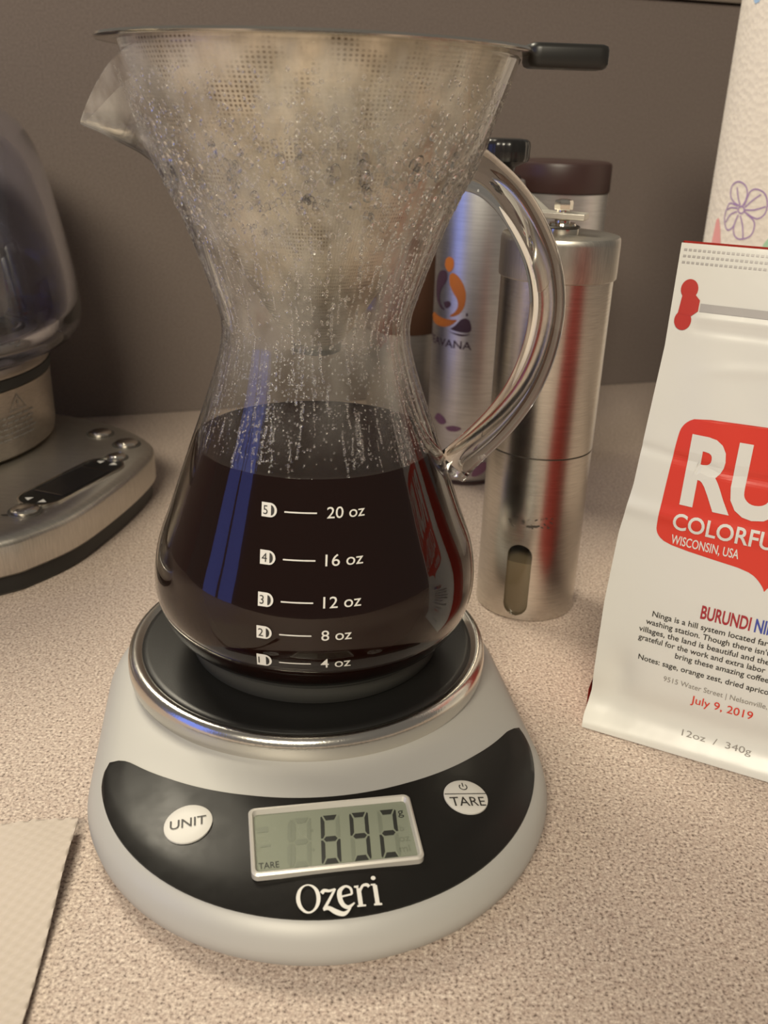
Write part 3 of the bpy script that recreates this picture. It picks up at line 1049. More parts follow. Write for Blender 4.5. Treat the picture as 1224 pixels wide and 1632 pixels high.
    V, F = box_geo(-0.004, 0.004, -0.005, 0.010, 0.0, 0.0016)
    pl = mk('arm_tip', V, F, G['polished_steel'], gr, smooth=False)
    p0 = Vector(((top[4][0] + top[5][0]) / 2, (top[4][1] + top[5][1]) / 2))
    dd = Vector((kx, ky)) - p0
    V, F = [], []
    side = Vector((-dd.y, dd.x)).normalized()
    q0a, q0b = Vector(top[5][:2]), Vector(top[4][:2])
    e1 = Vector((kx, ky)) + dd.normalized() * 0.006
    pts = [(q0a, top[5][2]), (q0b, top[4][2]), (e1 - side * -0.006, 0.1818), (e1 + side * -0.006, 0.1818)]
    if (pts[2][0] - q0b).length > (pts[3][0] - q0b).length:
        pts[2], pts[3] = pts[3], pts[2]
    V = [(p.x, p.y, z) for p, z in pts] + [(p.x, p.y, z + t) for p, z in pts]
    F = [(0, 1, 2, 3), (4, 7, 6, 5), (0, 4, 5, 1), (1, 5, 6, 2), (2, 6, 7, 3), (3, 7, 4, 0)]
    old = pl
    bpy.data.objects.remove(old, do_unlink=True)
    mk('arm_end', V, F, G['crank_steel'], gr, smooth=False)
    # worn engraved mark
    def ong(x, z):
        a = x / 0.0232
        return (0.02335 * sin(a), -0.02335 * cos(a), z)
    rnd = random.Random(5)
    g = []
    for i in range(26):
        a = radians(-38 + 50 * rnd.random())
        z = 0.0500 + rnd.uniform(-0.0028, 0.0022)
        g.append(stroke2d([(a * 0.0232, z), (a * 0.0232 + rnd.uniform(0.0004, 0.0014), z + rnd.uniform(-0.0006, 0.0006))], rnd.uniform(0.00015, 0.00045)))
    for x, w in ((-12, 0.0009), (-6, 0.0011)):
        a = radians(x) * 0.0232
        g.append(poly2d(ellipse2d(a, 0.0477 + 0.0003 * (x + 12) / 6, 0.0014, 0.00045, 14)))
    def ong2(x, z):
        a = x / 0.0232
        return (0.02345 * sin(a), -0.02345 * cos(a), z)
    decal('engraved_mark', merge(*g), ong2, G['steel_seam'], gr)
build_grinder()

# ------------------------------------------------------------------ printed steel tumbler
TX, TY, TR = 0.0505, 0.565, 0.0245
tum = thing('travel_tumbler', 'pale steel tumbler with orange and purple emblem, behind the carafe handle', 'tumbler', (TX, TY, 0.0))
def build_tumbler():
    lathe('body', [(0.0200, 0.0020), (0.0236, 0.0020), (0.0243, 0.0028), (TR, 0.0050), (TR, 0.1775), (0.0240, 0.1795), (0.0228, 0.1800)], G['tumbler_steel'], tum, 96, angle=40)
    lathe('base_ring', [(0.0190, 0.0), (0.0246, 0.0), (0.0250, 0.0006), (0.0248, 0.0018), (0.0238, 0.0022)], G['lid_brown'], tum, 72)
    lathe('lid', [(0.0215, 0.1798), (0.0216, 0.1815), (0.0208, 0.1822), (0.0120, 0.1824)], G['plastic_black'], tum, 72)
    def ont(x, z):
        return ((TR + 0.0002) * sin(radians(x)), -(TR + 0.0002) * cos(radians(x)), z)
    P = {
 'head': [(-45.8, 0.1379), (-39.7, 0.1371), (-37.4, 0.1345), (-38.8, 0.1312), (-44.2, 0.1293), (-50.3, 0.1306), (-53.5, 0.1331), (-51.4, 0.1365)],
 'orange_right': [(-43.1, 0.1278), (-37.9, 0.1292), (-30.0, 0.1276), (-22.4, 0.1238), (-17.5, 0.1185), (-17.8, 0.112), (-22.2, 0.1076), (-28.9, 0.1051), (-36.4, 0.104), (-39.1, 0.1045), (-31.7, 0.1071), (-27.8, 0.1101), (-28.3, 0.1134), (-31.9, 0.116), (-37.5, 0.1189), (-42.2, 0.1223), (-43.6, 0.1255)],
 'purple_left': [(-58.2, 0.1296), (-51.1, 0.1296), (-47.8, 0.1275), (-48.4, 0.1241), (-53.8, 0.1211), (-58.4, 0.1185), (-61.8, 0.1149), (-60.0, 0.1113), (-54.8, 0.1088), (-48.5, 0.1074), (-53.4, 0.1072), (-61.6, 0.1088), (-68.7, 0.1116), (-73.2, 0.116), (-74.3, 0.1206), (-71.3, 0.1251), (-65.2, 0.1283)],
 'dot': [(-51.9, 0.1114), (-46.3, 0.1125), (-40.5, 0.1125), (-38.8, 0.1107), (-42.7, 0.1088), (-48.0, 0.1086)],
 'orange_low': [(-92.6, 0.1008), (-77.5, 0.1036), (-64.6, 0.1028), (-52.4, 0.1022), (-38.7, 0.1022), (-28.0, 0.1026), (-31.9, 0.1005), (-38.2, 0.0986), (-49.1, 0.0972), (-63.2, 0.0971), (-79.5, 0.0981)],
 'purple_drop': [(-37.8, 0.0968), (-30.4, 0.0991), (-22.6, 0.1029), (-15.9, 0.1041), (-10.2, 0.1029), (-7.1, 0.0996), (-7.5, 0.0968), (-13.5, 0.0957), (-25.1, 0.0958)],
 'purple_low': [(-40.4, 0.0953), (-27.3, 0.0947), (-13.4, 0.0947), (-7.9, 0.0954), (-13.3, 0.0939), (-23.5, 0.0935)],
 'reg': [(-15.7, 0.1066), (-14.0, 0.1073), (-12.5, 0.1064), (-13.7, 0.1052), (-15.3, 0.1055)],
 'fa': [(-58.7, 0.0397), (-51.7, 0.0437), (-40.2, 0.0423), (-35.5, 0.0391), (-45.5, 0.0371)],
 'fb': [(-36.4, 0.0364), (-23.6, 0.038), (-11.6, 0.0371), (-18.3, 0.0347), (-30.7, 0.0343)],
 'fc': [(9.2, 0.0104), (18.5, 0.014), (29.0, 0.015), (30.1, 0.0096), (17.4, 0.0062), (7.5, 0.0062)],
 'fd': [(-9.1, 0.0078), (5.2, 0.0076), (0.8, 0.0058), (-11.0, 0.0055)]}
    def sm(k):
        p = P[k] + [P[k][0]]
        return poly2d(spline(p, 3)[:-1])
    for f in ('head', 'orange_right', 'orange_low'):
        decal('orange_emblem', sm(f), ont, G['logo_orange'], tum)
    for f in ('purple_left', 'dot', 'purple_drop', 'purple_low', 'reg'):
        decal('purple_emblem', sm(f), ont, G['logo_purple'], tum)
    decal('lettering', text_fit('TEAVANA', -88, 0.0858, 83, 0.0046, 0.008), ont, G['logo_purple'], tum)
    for f in ('fa', 'fb', 'fc', 'fd'):
        decal('petal_print', sm(f), ont, G['flower_purple'], tum)
build_tumbler()

# ------------------------------------------------------------------ canisters behind
can = thing('steel_canister', 'steel canister with dark brown lid, behind the hand grinder', 'canister', (0.1000, 0.600, 0.0))
lathe('body', [(0.0250, 0.0), (0.0290, 0.0), (0.0300, 0.0010), (0.0300, 0.1715), (0.0280, 0.1720)], G['tumbler_steel'], can, 96)
lathe('lid', [(0.0290, 0.1718), (0.0304, 0.1720), (0.0308, 0.1728), (0.0308, 0.1868), (0.0302, 0.1884), (0.0285, 0.1892), (0.0200, 0.1894)], G['lid_brown'], can, 96, angle=40)
mug = thing('insulated_mug', 'steel mug with brown sleeve, half hidden between carafe neck and tumbler', 'mug', (0.0090, 0.655, 0.0))
lathe('body', [(0.0220, 0.0), (0.0240, 0.0005), (0.0245, 0.0020), (0.0255, 0.0730), (0.0230, 0.0735)], G['tumbler_steel'], mug, 72)
lathe('sleeve', [(0.0240, 0.0728), (0.0262, 0.0728), (0.0266, 0.0735), (0.0272, 0.1290), (0.0266, 0.1300), (0.0200, 0.1302)], G['mug_brown'], mug, 72)

# ------------------------------------------------------------------ electric kettle and its power base
def smooth_outline(pts, n=8):
    m = len(pts)
    out = []
    for i in range(m):
        p0, p1, p2, p3 = pts[i - 1], pts[i], pts[(i + 1) % m], pts[(i + 2) % m]
        for s in range(n):
            t = s / n
            out.append(tuple(0.5 * (2 * b + (c - a) * t + (2 * a - 5 * b + 4 * c - d) * t * t + (-a + 3 * b - 3 * c + d) * t ** 3) for a, b, c, d in zip(p0, p1, p2, p3)))
    return out
KX, KY = -0.285, 0.512
KB = [(-0.1741, 0.3800), (-0.1638, 0.3911), (-0.1507, 0.4141), (-0.1417, 0.4478), (-0.1360, 0.4809), (-0.1349, 0.5069), (-0.1415, 0.5235), (-0.1612, 0.5447), (-0.1867, 0.5600), (-0.209, 0.5690),
      (-0.250, 0.578), (-0.300, 0.578), (-0.345, 0.560), (-0.380, 0.525), (-0.390, 0.470), (-0.370, 0.410), (-0.320, 0.365), (-0.260, 0.350), (-0.205, 0.360)]
kb = thing('kettle_base', 'brushed-steel kettle power base with display and round buttons, left of the carafe', 'kettle base', (KX, KY, 0.0))
def build_kettle_base():
    out = smooth_outline([(x - KX, y - KY) for x, y in KB], 8)
    n = len(out)
    cx, cy = -0.03, -0.03
    def ins(d):
        r = []
        for i in range(n):
            a, b = out[i - 1], out[(i + 1) % n]
            dx, dy = b[0] - a[0], b[1] - a[1]
            l = hypot(dx, dy)
            r.append((out[i][0] - dy / l * d, out[i][1] + dx / l * d))
        return r
    def loft(name, lv, mat, cap=True):
        V, F = [], []
        for d, z in lv:
            V += [(x, y, z) for x, y in ins(d)]
        for i in range(len(lv) - 1):
            for k in range(n):
                k2 = (k + 1) % n
                F.append((i * n + k, i * n + k2, (i + 1) * n + k2, (i + 1) * n + k))
        F.append(tuple(reversed(range(n))))
        F.append(tuple((len(lv) - 1) * n + k for k in range(n)))
        return mk(name, V, F, mat, kb, angle=35)
    loft('foot', [(0.004, 0.0), (0.0025, 0.0015), (0.0025, 0.0105)], G['rubber_black'])
    loft('body', [(0.003, 0.0100), (0.001, 0.0104), (0.0, 0.0115), (0.0, 0.0255), (0.0006, 0.0275), (0.0022, 0.0290), (0.0050, 0.0298), (0.010, 0.0300)], G['brushed_steel_flat'])
    zt = 0.0301
    # display pill
    a = Vector((-0.1725 - KX, 0.4295 - KY)); b = Vector((-0.1555 - KX, 0.4755 - KY))
    d = (b - a).normalized(); s = Vector((-d.y, d.x))
    def pill(r, ext=0.0):
        pts = []
        for k in range(13):
            t = radians(-90 + 180 * k / 12)
            q = b + d * (r * cos(t)) + s * (r * sin(t)); pts.append((q.x, q.y))
        for k in range(13):
            t = radians(90 + 180 * k / 12)
            q = a + d * (r * cos(t)) + s * (r * sin(t)); pts.append((q.x, q.y))
        return pts
    def slab(name, pts, z0, z1, mat, parent):
        m = len(pts)
        V = [(x, y, z0) for x, y in pts] + [(x, y, z1) for x, y in pts]
        F = [tuple(reversed(range(m))), tuple(range(m, 2 * m))] + [(i, (i + 1) % m, m + (i + 1) % m, m + i) for i in range(m)]
        return mk(name, V, F, mat, parent, smooth=False)
    rim_o, rim_i = pill(0.0118), pill(0.0108)
    m = len(rim_o)
    V = [(x, y, zt) for x, y in rim_o] + [(x, y, zt + 0.0008) for x, y in rim_o] + [(x, y, zt + 0.0008) for x, y in rim_i] + [(x, y, zt) for x, y in rim_i]
    F = [(i * m + k, i * m + (k + 1) % m, (i + 1) * m + (k + 1) % m, (i + 1) * m + k) for i in range(3) for k in range(m)]
    mk('display_trim', V, F, G['polished_steel'], kb, angle=30)
    dp = slab('display_panel', pill(0.0107), zt - 0.0004, zt + 0.0003, G['black_panel'], kb)
    c = (a + b) / 2
    q = [c + d * u + s * w for u, w in ((-0.019, -0.0088), (0.019, -0.0088), (0.019, 0.0088), (-0.019, 0.0088))]
    slab('screen', [(p.x, p.y) for p in q], zt + 0.0003, zt + 0.0006, G['plastic_black'], dp)
    fr = [stroke2d([(q[i].x, q[i].y), (q[(i + 1) % 4].x, q[(i + 1) % 4].y)], 0.0007) for i in (1, 3)]
    for q_ in fr:
        decal('screen_frame', q_, lambda x, y: (x, y, zt + 0.0007), G['polished_steel'], dp)
    for e, sg in ((a - d * 0.0045, -1), (b + d * 0.0045, 1)):
        for w, dr in ((0.0045, 1), (-0.0045, -1)):
            p = e + s * w
            t = [(p + s * dr * 0.0022), (p - s * dr * 0.0016 + d * 0.0022), (p - s * dr * 0.0016 - d * 0.0022)]
            decal('arrow_mark', poly2d([(v.x, v.y) for v in t]), lambda x, y: (x, y, zt + 0.0006), G['print_white'], dp)
    for bx, by, r in ((-0.1745, 0.4122, 0.0068), (-0.1722, 0.5292, 0.0068), (-0.1520, 0.5125, 0.0068), (-0.1515, 0.4895, 0.0055)):
        bt = lathe('button', [(r, zt - 0.0004), (r * 0.98, zt + 0.0012), (r * 0.85, zt + 0.0019), (r * 0.4, zt + 0.0023)], G['polished_steel'], kb, 36, angle=40)
        rg = lathe('button_ring', [(r * 1.22, zt - 0.0002), (r * 1.20, zt + 0.0004), (r * 1.02, zt + 0.0003)], G['steel_seam'], bt, 36, cap0=False, cap1=False)
        bt.location = (bx - KX, by - KY, 0)
    g = []
    for i in range(5):
        x0 = -0.1840 - KX + 0.0012 * i
        y0 = 0.4065 - KY + 0.0062 * i
        g.append(stroke2d([(x0, y0), (x0 + 0.0105 - 0.0012 * i, y0 + 0.0020)], 0.0012))
    g.append(poly2d(ellipse2d(-0.1800 - KX, 0.4200 - KY, 0.0011, 0.0011, 14)))
    decal('printed_legend', merge(*g), lambda x, y: (x, y, zt + 0.0002), G['print_black'], kb)
build_kettle_base()

ket = thing('electric_kettle', 'clear blue-tinted glass jug kettle with steel collar, cut by the left edge', 'kettle', (KX, KY, 0.0301))
def build_kettle():
    z = 0.0301
    lathe('collar', [(0.0700, 0.0), (0.0830, 0.0), (0.0868, 0.0030), (0.0875, 0.0080), (0.0875, 0.0360), (0.0880, 0.0400), (0.0840, 0.0406)], G['kettle_steel'], ket, 120, angle=40)
    lathe('gasket', [(0.0840, 0.0404), (0.0882, 0.0406), (0.0884, 0.0412), (0.0884, 0.0462), (0.0860, 0.0466)], G['rubber_grey'], ket, 120, angle=40)
    lathe('shoulder', [(0.0840, 0.0464), (0.0880, 0.0466), (0.0884, 0.0475), (0.0875, 0.0515), (0.0800, 0.0525)], G['kettle_steel'], ket, 120, angle=40)
    jp = spline([(0.0780, 0.0525), (0.0920, 0.0545), (0.1030, 0.0590), (0.1085, 0.0670), (0.1090, 0.0800), (0.1065, 0.1000), (0.1020, 0.1250), (0.0970, 0.1480), (0.0905, 0.1660), (0.0810, 0.1770), (0.0700, 0.1815), (0.0560, 0.1830)], 6)
    ji = [(r - 0.0070, 0.0590 + (zz - 0.0525) * (0.1765 - 0.0590) / (0.1830 - 0.0525)) for r, zz in jp]
    prof = jp + list(reversed(ji))
    lathe('jug', prof, G['jug_glass'], ket, 128, close=True, angle=60)
    lathe('lid', [(0.0560, 0.1800), (0.0600, 0.1830), (0.0600, 0.1870), (0.0540, 0.1890), (0.0200, 0.1895)], G['kettle_steel'], ket, 72, angle=40)
    tb = lathe('steam_tube', [(0.0700, 0.0540), (0.0700, 0.1700)], G['kettle_steel'], ket, 72, cap0=False, cap1=False) if False else None
    # brewing basket inside
    lathe('tea_basket', [(0.0600, 0.0700), (0.0680, 0.0710), (0.0690, 0.0730), (0.0660, 0.1500), (0.0640, 0.1500), (0.0665, 0.0740), (0.0600, 0.0735)], G['kettle_steel'], ket, 96, angle=40)
    # warning mark and small print on the collar
    def onk(x, zz):
        a = x / 0.0876
        return (0.0878 * sin(a), -0.0878 * cos(a), zz)
    c = radians(72.3) * 0.0876
    tri = [(c - 0.0066, 0.0285), (c + 0.0066, 0.0285), (c, 0.0368), (c - 0.0066, 0.0285)]
    g = [stroke2d(tri, 0.0010), stroke2d([(c, 0.0335), (c, 0.0313)], 0.0009), poly2d(ellipse2d(c, 0.0300, 0.0005, 0.0005, 10))]
    rnd = random.Random(2)
    for i in range(5):
        zz = 0.0255 - i * 0.0030
        x = c - 0.030
        while x < c + 0.010:
            w = rnd.uniform(0.002, 0.006)
            g.append(stroke2d([(x + w * k / 3, zz) for k in range(4)], 0.0009))
            x += w + 0.0012
    decal('warning_print', merge(*g), onk, G['print_grey'], ket)
build_kettle()

# ------------------------------------------------------------------ coffee bag
bag = thing('coffee_bag', 'white coffee bag with red shield emblem and printed text, at the right edge', 'coffee bag', (0.0796, 0.2977, 0.0), math.atan2(-0.4311, 0.9023))
LEAN = radians(8)
BW, BH = 0.106, 0.1785
def bag_s0(t):
    return lerp(t, [0, 0.004, 0.013, 0.05, 0.077, 0.096, 0.145, BH], [0.0004, 0.0, 0.0008, 0.0002, 0.0012, 0.0036, 0.0060, 0.0056])
def bag_front(s, t, off=0.0):
    """local x = along the bag, local y = away from the camera"""
    u = s / BW
    blg = 0.0050 * sin(pi * min(max(u, 0), 1)) ** 0.8 * sin(pi * min(1, max(0, t / BH))) ** 0.8
    blg += 0.0006 * exp(-((t - 0.1555) / 0.0010) ** 2) * (1 if s > 0.016 else exp(-((s - 0.016) / 0.002) ** 2))
    blg -= 0.0005 * exp(-((t - 0.1515) / 0.0012) ** 2) * (1 if s > 0.016 else exp(-((s - 0.016) / 0.002) ** 2))
    blg += 0.0004 * exp(-((t - 0.1415 + 0.03 * (u - 0.5) ** 2) / 0.0020) ** 2) * (1 / (1 + exp(-(s - 0.022) / 0.003)))
    blg -= 0.0006 * exp(-((t - 0.1060 + 0.10 * (s - 0.04) * (1 if s < 0.04 else -0.5)) / 0.0018) ** 2)
    blg += 0.0007 * exp(-((t - 0.0880 + 0.02 * s) / 0.0028) ** 2)
    blg += 0.0005 * sin(s * 260 + t * 60) * exp(-((t - 0.125) / 0.03) ** 2) * 0.5
    # bottom seal lip
    blg += 0.0042 * exp(-(t / 0.0055) ** 2)
    blg -= 0.0016 * exp(-((t - 0.0125) / 0.006) ** 2)
    blg += 0.0025 * exp(-((s - 0.010) / 0.006) ** 2) * exp(-((t - 0.022) / 0.010) ** 2) * -1
    y = -blg - off
    return (s, t * sin(LEAN) + y * cos(LEAN), t * cos(LEAN) + 0.0004 - y * sin(LEAN) * 0.0)
def build_bag():
    ns, nt = 72, 190
    V, F = [], []
    for j in range(nt + 1):
        t = BH * j / nt
        a = bag_s0(t)
        for i in range(ns + 1):
            s = a + (BW - 2 * a) * i / ns
            V.append(bag_front(s, t))
    w = ns + 1
    for j in range(nt):
        for i in range(ns):
            F.append((j * w + i, j * w + i + 1, (j + 1) * w + i + 1, (j + 1) * w + i))
    # wrap the film round behind its own edge so that it has thickness
    k = len(V)
    V += [(x, y + 0.0007, z) for x, y, z in V]
    F += [tuple(reversed([i + k for i in f])) for f in F[:]]
    edge = [i for i in range(w)] + [j * w + ns for j in range(1, nt + 1)] + [nt * w + i for i in range(ns - 1, -1, -1)] + [j * w for j in range(nt - 1, 0, -1)]
    for i in range(len(edge)):
        a, b = edge[i], edge[(i + 1) % len(edge)]
        F.append((a, b, b + k, a + k))
    front = mk('front_panel', V, F, G['bag_white'], bag, angle=50)
    # red back and gussets
    V, F = [], []
    nt2, nc = 60, 24
    for j in range(nt2 + 1):
        t = (BH + 0.0005) * j / nt2
        a = max(0.0, bag_s0(t) + 0.0003) - (0.0016 * exp(-((t - 0.012) / 0.005) ** 2))
        dep = 0.0012 + 0.052 * max(0, 1 - (t / BH) ** 1.6) * (0.75 + 0.25 * sin(pi * min(1, t / BH + 0.2)))
        if j == nt2:
            dep = 0.0012
        x0, y0, z0 = a, bag_front(a, min(t, BH))[1] + 0.0010, t * cos(LEAN) + 0.0004
        x1 = BW - a
        y1 = bag_front(x1, min(t, BH))[1] + 0.0010
        yf = (y0 + y1) / 2
        ring = [(x0, y0), (x0 + 0.004 * min(1, dep / 0.02), y0 + dep * 0.5), (x0, y0 + dep)] + [(x0 + (x1 - x0) * q / 8, y0 + dep + 0.004 * sin(pi * q / 8) * min(1, dep / 0.02)) for q in range(1, 8)] + [(x1, y1 + dep), (x1 - 0.004 * min(1, dep / 0.02), y1 + dep * 0.5), (x1, y1)]
        V += [(x, y, z0) for x, y in ring]
        m = len(ring)
    for j in range(nt2):
        for i in range(m - 1):
            F.append((j * m + i, j * m + i + 1, (j + 1) * m + i + 1, (j + 1) * m + i))
    F.append(tuple(range(m)))
    mk('back_panel', V, F, G['bag_red'], bag, angle=50)
    P = lambda off: (lambda s, t: bag_front(s, t, off))
    def sub(geo, maxl):
        """subdivide triangles so that the print follows the film"""
        Vv, Ff = geo
        bm = bmesh.new()
        vs = [bm.verts.new((x, y, 0)) for x, y in Vv]
        for f in Ff:
            try:
                bm.faces.new([vs[i] for i in f])
            except ValueError:
                pass
        bmesh.ops.triangulate(bm, faces=bm.faces[:])
        for _ in range(7):
            es = [e for e in bm.edges if e.calc_length() > maxl]
            if not es:
                break
            bmesh.ops.subdivide_edges(bm, edges=es, cuts=1)
            bmesh.ops.triangulate(bm, faces=[f for f in bm.faces if len(f.verts) > 3])
        bm.verts.index_update()
        r = [(v.co.x, v.co.y) for v in bm.verts], [tuple(v.index for v in f.verts) for f in bm.faces]
        bm.free()
        return r
    # shield
    half = [(0.053, 0.0690), (0.0515, 0.0712), (0.0485, 0.0738), (0.0440, 0.0752), (0.0360, 0.0760), (0.0270, 0.0768), (0.0205, 0.0776), (0.0168, 0.0788), (0.0146, 0.0812),
            (0.0142, 0.0850), (0.0146, 0.0950), (0.0152, 0.1060), (0.0158, 0.1150), (0.0166, 0.1190), (0.0190, 0.1218), (0.0230, 0.1230), (0.0360, 0.1237), (0.053, 0.1240)]
    # built as horizontal strips so the surface follows the bag
    def strip_shield():
        V, F = [], []
        L_ = spline(half, 6)
        ns_ = 40
        ts = [0.0690 + (0.1240 - 0.0690) * j / 70 for j in range(71)]
        left = L_[:]
        def leftx(t):
            xs = []
            for i in range(len(left) - 1):
                (x0, y0), (x1, y1) = left[i], left[i + 1]
                if (y0 - t) * (y1 - t) <= 0 and y0 != y1:
                    xs.append(x0 + (x1 - x0) * (t - y0) / (y1 - y0))
            return min(xs) if xs else 0.0529
        for t in ts:
            xl = min(leftx(t), 0.0529)
            for i in range(ns_ + 1):
                V.append((xl + (0.106 - 2 * xl) * i / ns_, t))
        for j in range(70):
            for i in range(ns_):
                F.append((j * (ns_ + 1) + i, j * (ns_ + 1) + i + 1, (j + 1) * (ns_ + 1) + i + 1, (j + 1) * (ns_ + 1) + i))
        return V, F
    decal('shield_emblem', strip_shield(), P(0.00015), G['ink_red'], front)
    wh = G['bag_white']
    wh = G['print_bag'] = MATS['bag_white']
    decal('emblem_lettering', sub(text_fit('RUBY', 0.0205, 0.0938, 0.066, 0.0228, 0.035), 0.004), P(0.0004), wh, front)
    decal('emblem_lettering', sub(text_fit('COLORFUL COFFEES', 0.0195, 0.0838, 0.0680, 0.0058, 0.016), 0.003), P(0.0004), wh, front)
    decal('emblem_lettering', sub(text_fit('WISCONSIN, USA', 0.0200, 0.0784, 0.0228, 0.0032, 0.012), 0.003), P(0.0004), wh, front)
    pr = G['print_black']
    decal('origin_lettering', sub(text_fit('BURUNDI', 0.0345, 0.0540, 0.0166, 0.0048, 0.022), 0.003), P(0.0003), G['ink_darkred'], front)
    decal('origin_lettering', sub(text_fit('NINGA', 0.0525, 0.0540, 0.0125, 0.0048, 0.022), 0.003), P(0.0003), G['ink_blue'], front)
    lines = [('Ninga is a hill system located far', 0.0183, 0.0498, 0.0395), ('washing station. Though there isn\'t', 0.0165, 0.0464, 0.0425), ('villages, the land is beautiful and the', 0.0145, 0.0430, 0.0450),
             ('grateful for the work and extra labor', 0.0148, 0.0397, 0.0440), ('bring these amazing coffees', 0.0287, 0.0363, 0.0330), ('Notes: sage, orange zest, dried apricot', 0.0160, 0.0318, 0.0465)]
    g = [text_fit(s, x, t, w, 0.0021, 0.008) for s, x, t, w in lines]
    decal('description_text', merge(*g), P(0.0003), pr, front)
    decal('address_text', text_fit('9515 Water Street | Nelsonville, WI', 0.0262, 0.0262, 0.0400, 0.0020, 0.0), P(0.0003), G['print_grey'], front)
    decal('date_text', text_fit('July 9, 2019', 0.0368, 0.0205, 0.0213, 0.0032, 0.006), P(0.0003), G['ink_red'], front)
    decal('weight_text', text_fit('12oz  /  340g', 0.0360, 0.0066, 0.0242, 0.0020, 0.0), P(0.0003), G['print_grey'], front)
    # tear notch showing red, zip line, crimped top seal
    c1, c2 = (0.0108, 0.1642), (0.0104, 0.1540)
    g = [poly2d(ellipse2d(c1[0], c1[1], 0.0028, 0.0032, 24)), poly2d(ellipse2d(c2[0], c2[1], 0.0028, 0.0032, 24)), poly2d([(0.0090, 0.1635), (0.0084, 0.1560), (0.0130, 0.1558), (0.0148, 0.1575), (0.0148, 0.1610), (0.0132, 0.1625)])]
    g = [(geo[0], geo[1]) for geo in g]
    offs = 0.0
    for i, q in enumerate(g):
        decal('tear_notch', sub(q, 0.002), P(0.00025 + 0.00006 * i), G['bag_red'], front)
    decal('zip_seam', sub(stroke2d([(0.0152 + 0.08 * i / 20, 0.1587) for i in range(21)], 0.0026), 0.003), P(0.00025), G['bag_seam'], front)
    for i, t in enumerate((0.1765, 0.1745, 0.1725)):
        gg = []
        for k in range(62):
            x = 0.0068 + 0.0015 * k
            gg.append(stroke2d([(x, t), (x + 0.0010, t)], 0.0007))
        decal('crimp_line', merge(*gg), P(0.0002), G['bag_seam'], front)
build_bag()

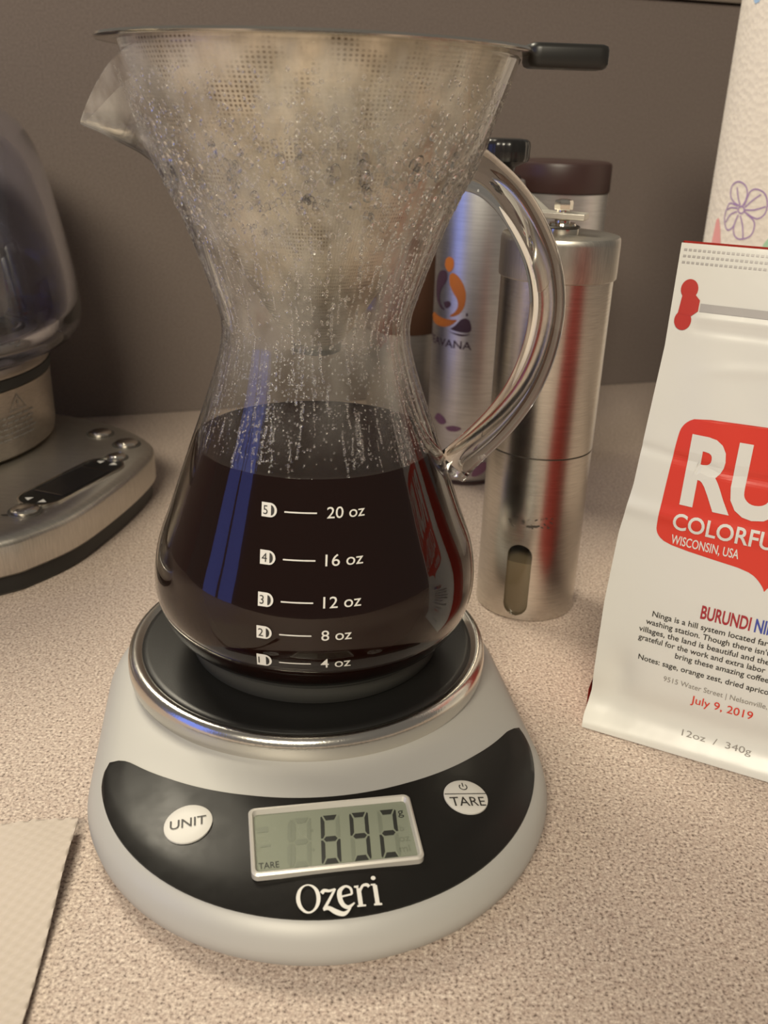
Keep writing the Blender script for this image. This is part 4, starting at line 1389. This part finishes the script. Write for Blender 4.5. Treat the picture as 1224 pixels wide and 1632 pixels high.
# ------------------------------------------------------------------ paper towel roll
PX, PY, PRR = 0.235, 0.560, 0.052
roll_ = thing('paper_towel_roll', 'upright roll of printed paper towel with purple flower, behind the coffee bag', 'paper towels', (PX, PY, 0.0))
def build_roll():
    lathe('core', [(0.0185, 0.0), (0.0205, 0.0), (0.0205, 0.2795), (0.0185, 0.2795)], pmat('cardboard', (0.36, 0.25, 0.15), 0.8), roll_, 48, close=True)
    lathe('sheets', [(0.0206, 0.0005), (0.0510, 0.0005), (PRR, 0.0015), (PRR, 0.2785), (0.0510, 0.2795), (0.0206, 0.2795)], G['paper_towel'], roll_, 160, close=True, angle=40)
    def onp(x, z):
        r = PRR + 0.0002
        return (r * sin(radians(x)), -r * cos(radians(x)), z)
    ST = [
 [(-61.3, 0.1717), (-66.2, 0.173), (-70.6, 0.1764), (-70.6, 0.1815), (-65.9, 0.1839), (-60.4, 0.1826), (-57.7, 0.1791), (-57.9, 0.1749), (-59.5, 0.1718)],
 [(-61.4, 0.1721), (-64.0, 0.1761), (-66.1, 0.181)],
 [(-58.3, 0.1719), (-57.0, 0.1762), (-55.6, 0.1796), (-52.1, 0.181), (-47.2, 0.1798), (-44.5, 0.1768), (-43.3, 0.1728), (-44.2, 0.1686), (-47.7, 0.1662), (-52.1, 0.167), (-57.6, 0.1691)],
 [(-57.5, 0.1712), (-52.9, 0.1753), (-48.4, 0.1785)],
 [(-57.2, 0.1699), (-50.7, 0.1705), (-44.1, 0.1727)],
 [(-61.4, 0.167), (-63.2, 0.1617), (-62.7, 0.1575), (-59.5, 0.1548), (-54.8, 0.1549), (-50.3, 0.1571), (-48.9, 0.1615), (-50.3, 0.1651), (-55.6, 0.168)],
 [(-59.8, 0.1668), (-56.9, 0.1615), (-55.1, 0.1553)],
 [(-63.2, 0.1715), (-69.7, 0.1724), (-71.9, 0.1695), (-72.9, 0.1651), (-71.0, 0.1605), (-67.7, 0.1582), (-64.1, 0.1603), (-62.6, 0.1644), (-61.4, 0.167)],
 [(-62.8, 0.1703), (-68.3, 0.1702), (-71.3, 0.1687)],
 [(-62.8, 0.1686), (-67.9, 0.1664), (-70.9, 0.1622)],
 [(-60.3, 0.1716), (-62.2, 0.1703), (-61.5, 0.1685), (-59.3, 0.1679), (-57.7, 0.1691), (-58.2, 0.1709), (-60.3, 0.1716)]]
    k = PRR * pi / 180
    g = []
    for i, s in enumerate(ST):
        p = [(x * k, z) for x, z in spline(s, 5)]
        g.append(stroke2d(p, 0.00075))
    decal('flower_print', merge(*g), lambda x, z: onp(x / k, z), G['print_purple'], roll_)
    for nm, pts in (('print_pink', [(-81.4, 0.1625), (-78.7, 0.1636), (-75.1, 0.1579), (-71.8, 0.1486), (-68.5, 0.1428), (-84, 0.1414)]),
                    ('print_green', [(-41.4, 0.1537), (-39.4, 0.1565), (-35.8, 0.156), (-34.4, 0.1493), (-40.1, 0.1496), (-41.8, 0.152)]),
                    ('print_blue', [(-80.4, 0.2721), (-73.5, 0.273), (-74.2, 0.2709), (-77.9, 0.2701)])):
        decal('colour_print', poly2d(pts), onp, G[nm], roll_)
build_roll()

# ------------------------------------------------------------------ embossed paper napkin
def build_napkin():
    # corner at c, one edge runs to the left, the other toward the viewer
    c = Vector((-0.0944, 0.2321))
    e1 = Vector((-0.118 + 0.0944, 0.2281 - 0.2321)).normalized()
    e2 = Vector((-0.0861 + 0.0944, 0.1588 - 0.2321)).normalized()
    n = 120
    L1, L2 = 0.115, 0.125
    V, F = [], []
    for side in (0, 1):
        for j in range(n + 1):
            for i in range(n + 1):
                u, v = L1 * i / n, L2 * j / n
                p = c + e1 * u + e2 * v
                d = hypot(u, v * 0.45)
                lift = 0.0052 * exp(-((u / 0.030) ** 2)) * (0.55 + 0.45 * cos(v * 55)) + 0.0014 + 0.0030 * exp(-((hypot(u, v) / 0.014) ** 2)) * -0.8
                em = 0.00045 * (sin(u * 2 * pi / 0.0042 + v * 500) * sin(v * 2 * pi / 0.0042 - u * 300))
                V.append((p.x, p.y, lift + em - side * 0.0004))
    w = n + 1
    m = w * w
    for j in range(n):
        for i in range(n):
            a = j * w + i
            F.append((a, a + 1, a + 1 + w, a + w))
            F.append((m + a, m + a + w, m + a + w + 1, m + a + 1))
    edge = [i for i in range(w)] + [j * w + n for j in range(1, w)] + [n * w + i for i in range(n - 1, -1, -1)] + [j * w for j in range(n - 1, 0, -1)]
    for k in range(len(edge)):
        a, b = edge[k], edge[(k + 1) % len(edge)]
        F.append((a, b, b + m, a + m))
    o = mk('paper_napkin', V, F, G['paper_napkin'], None, angle=80)
    tag(o, 'embossed white paper towel sheet lying at the lower left corner', 'napkin')
build_napkin()
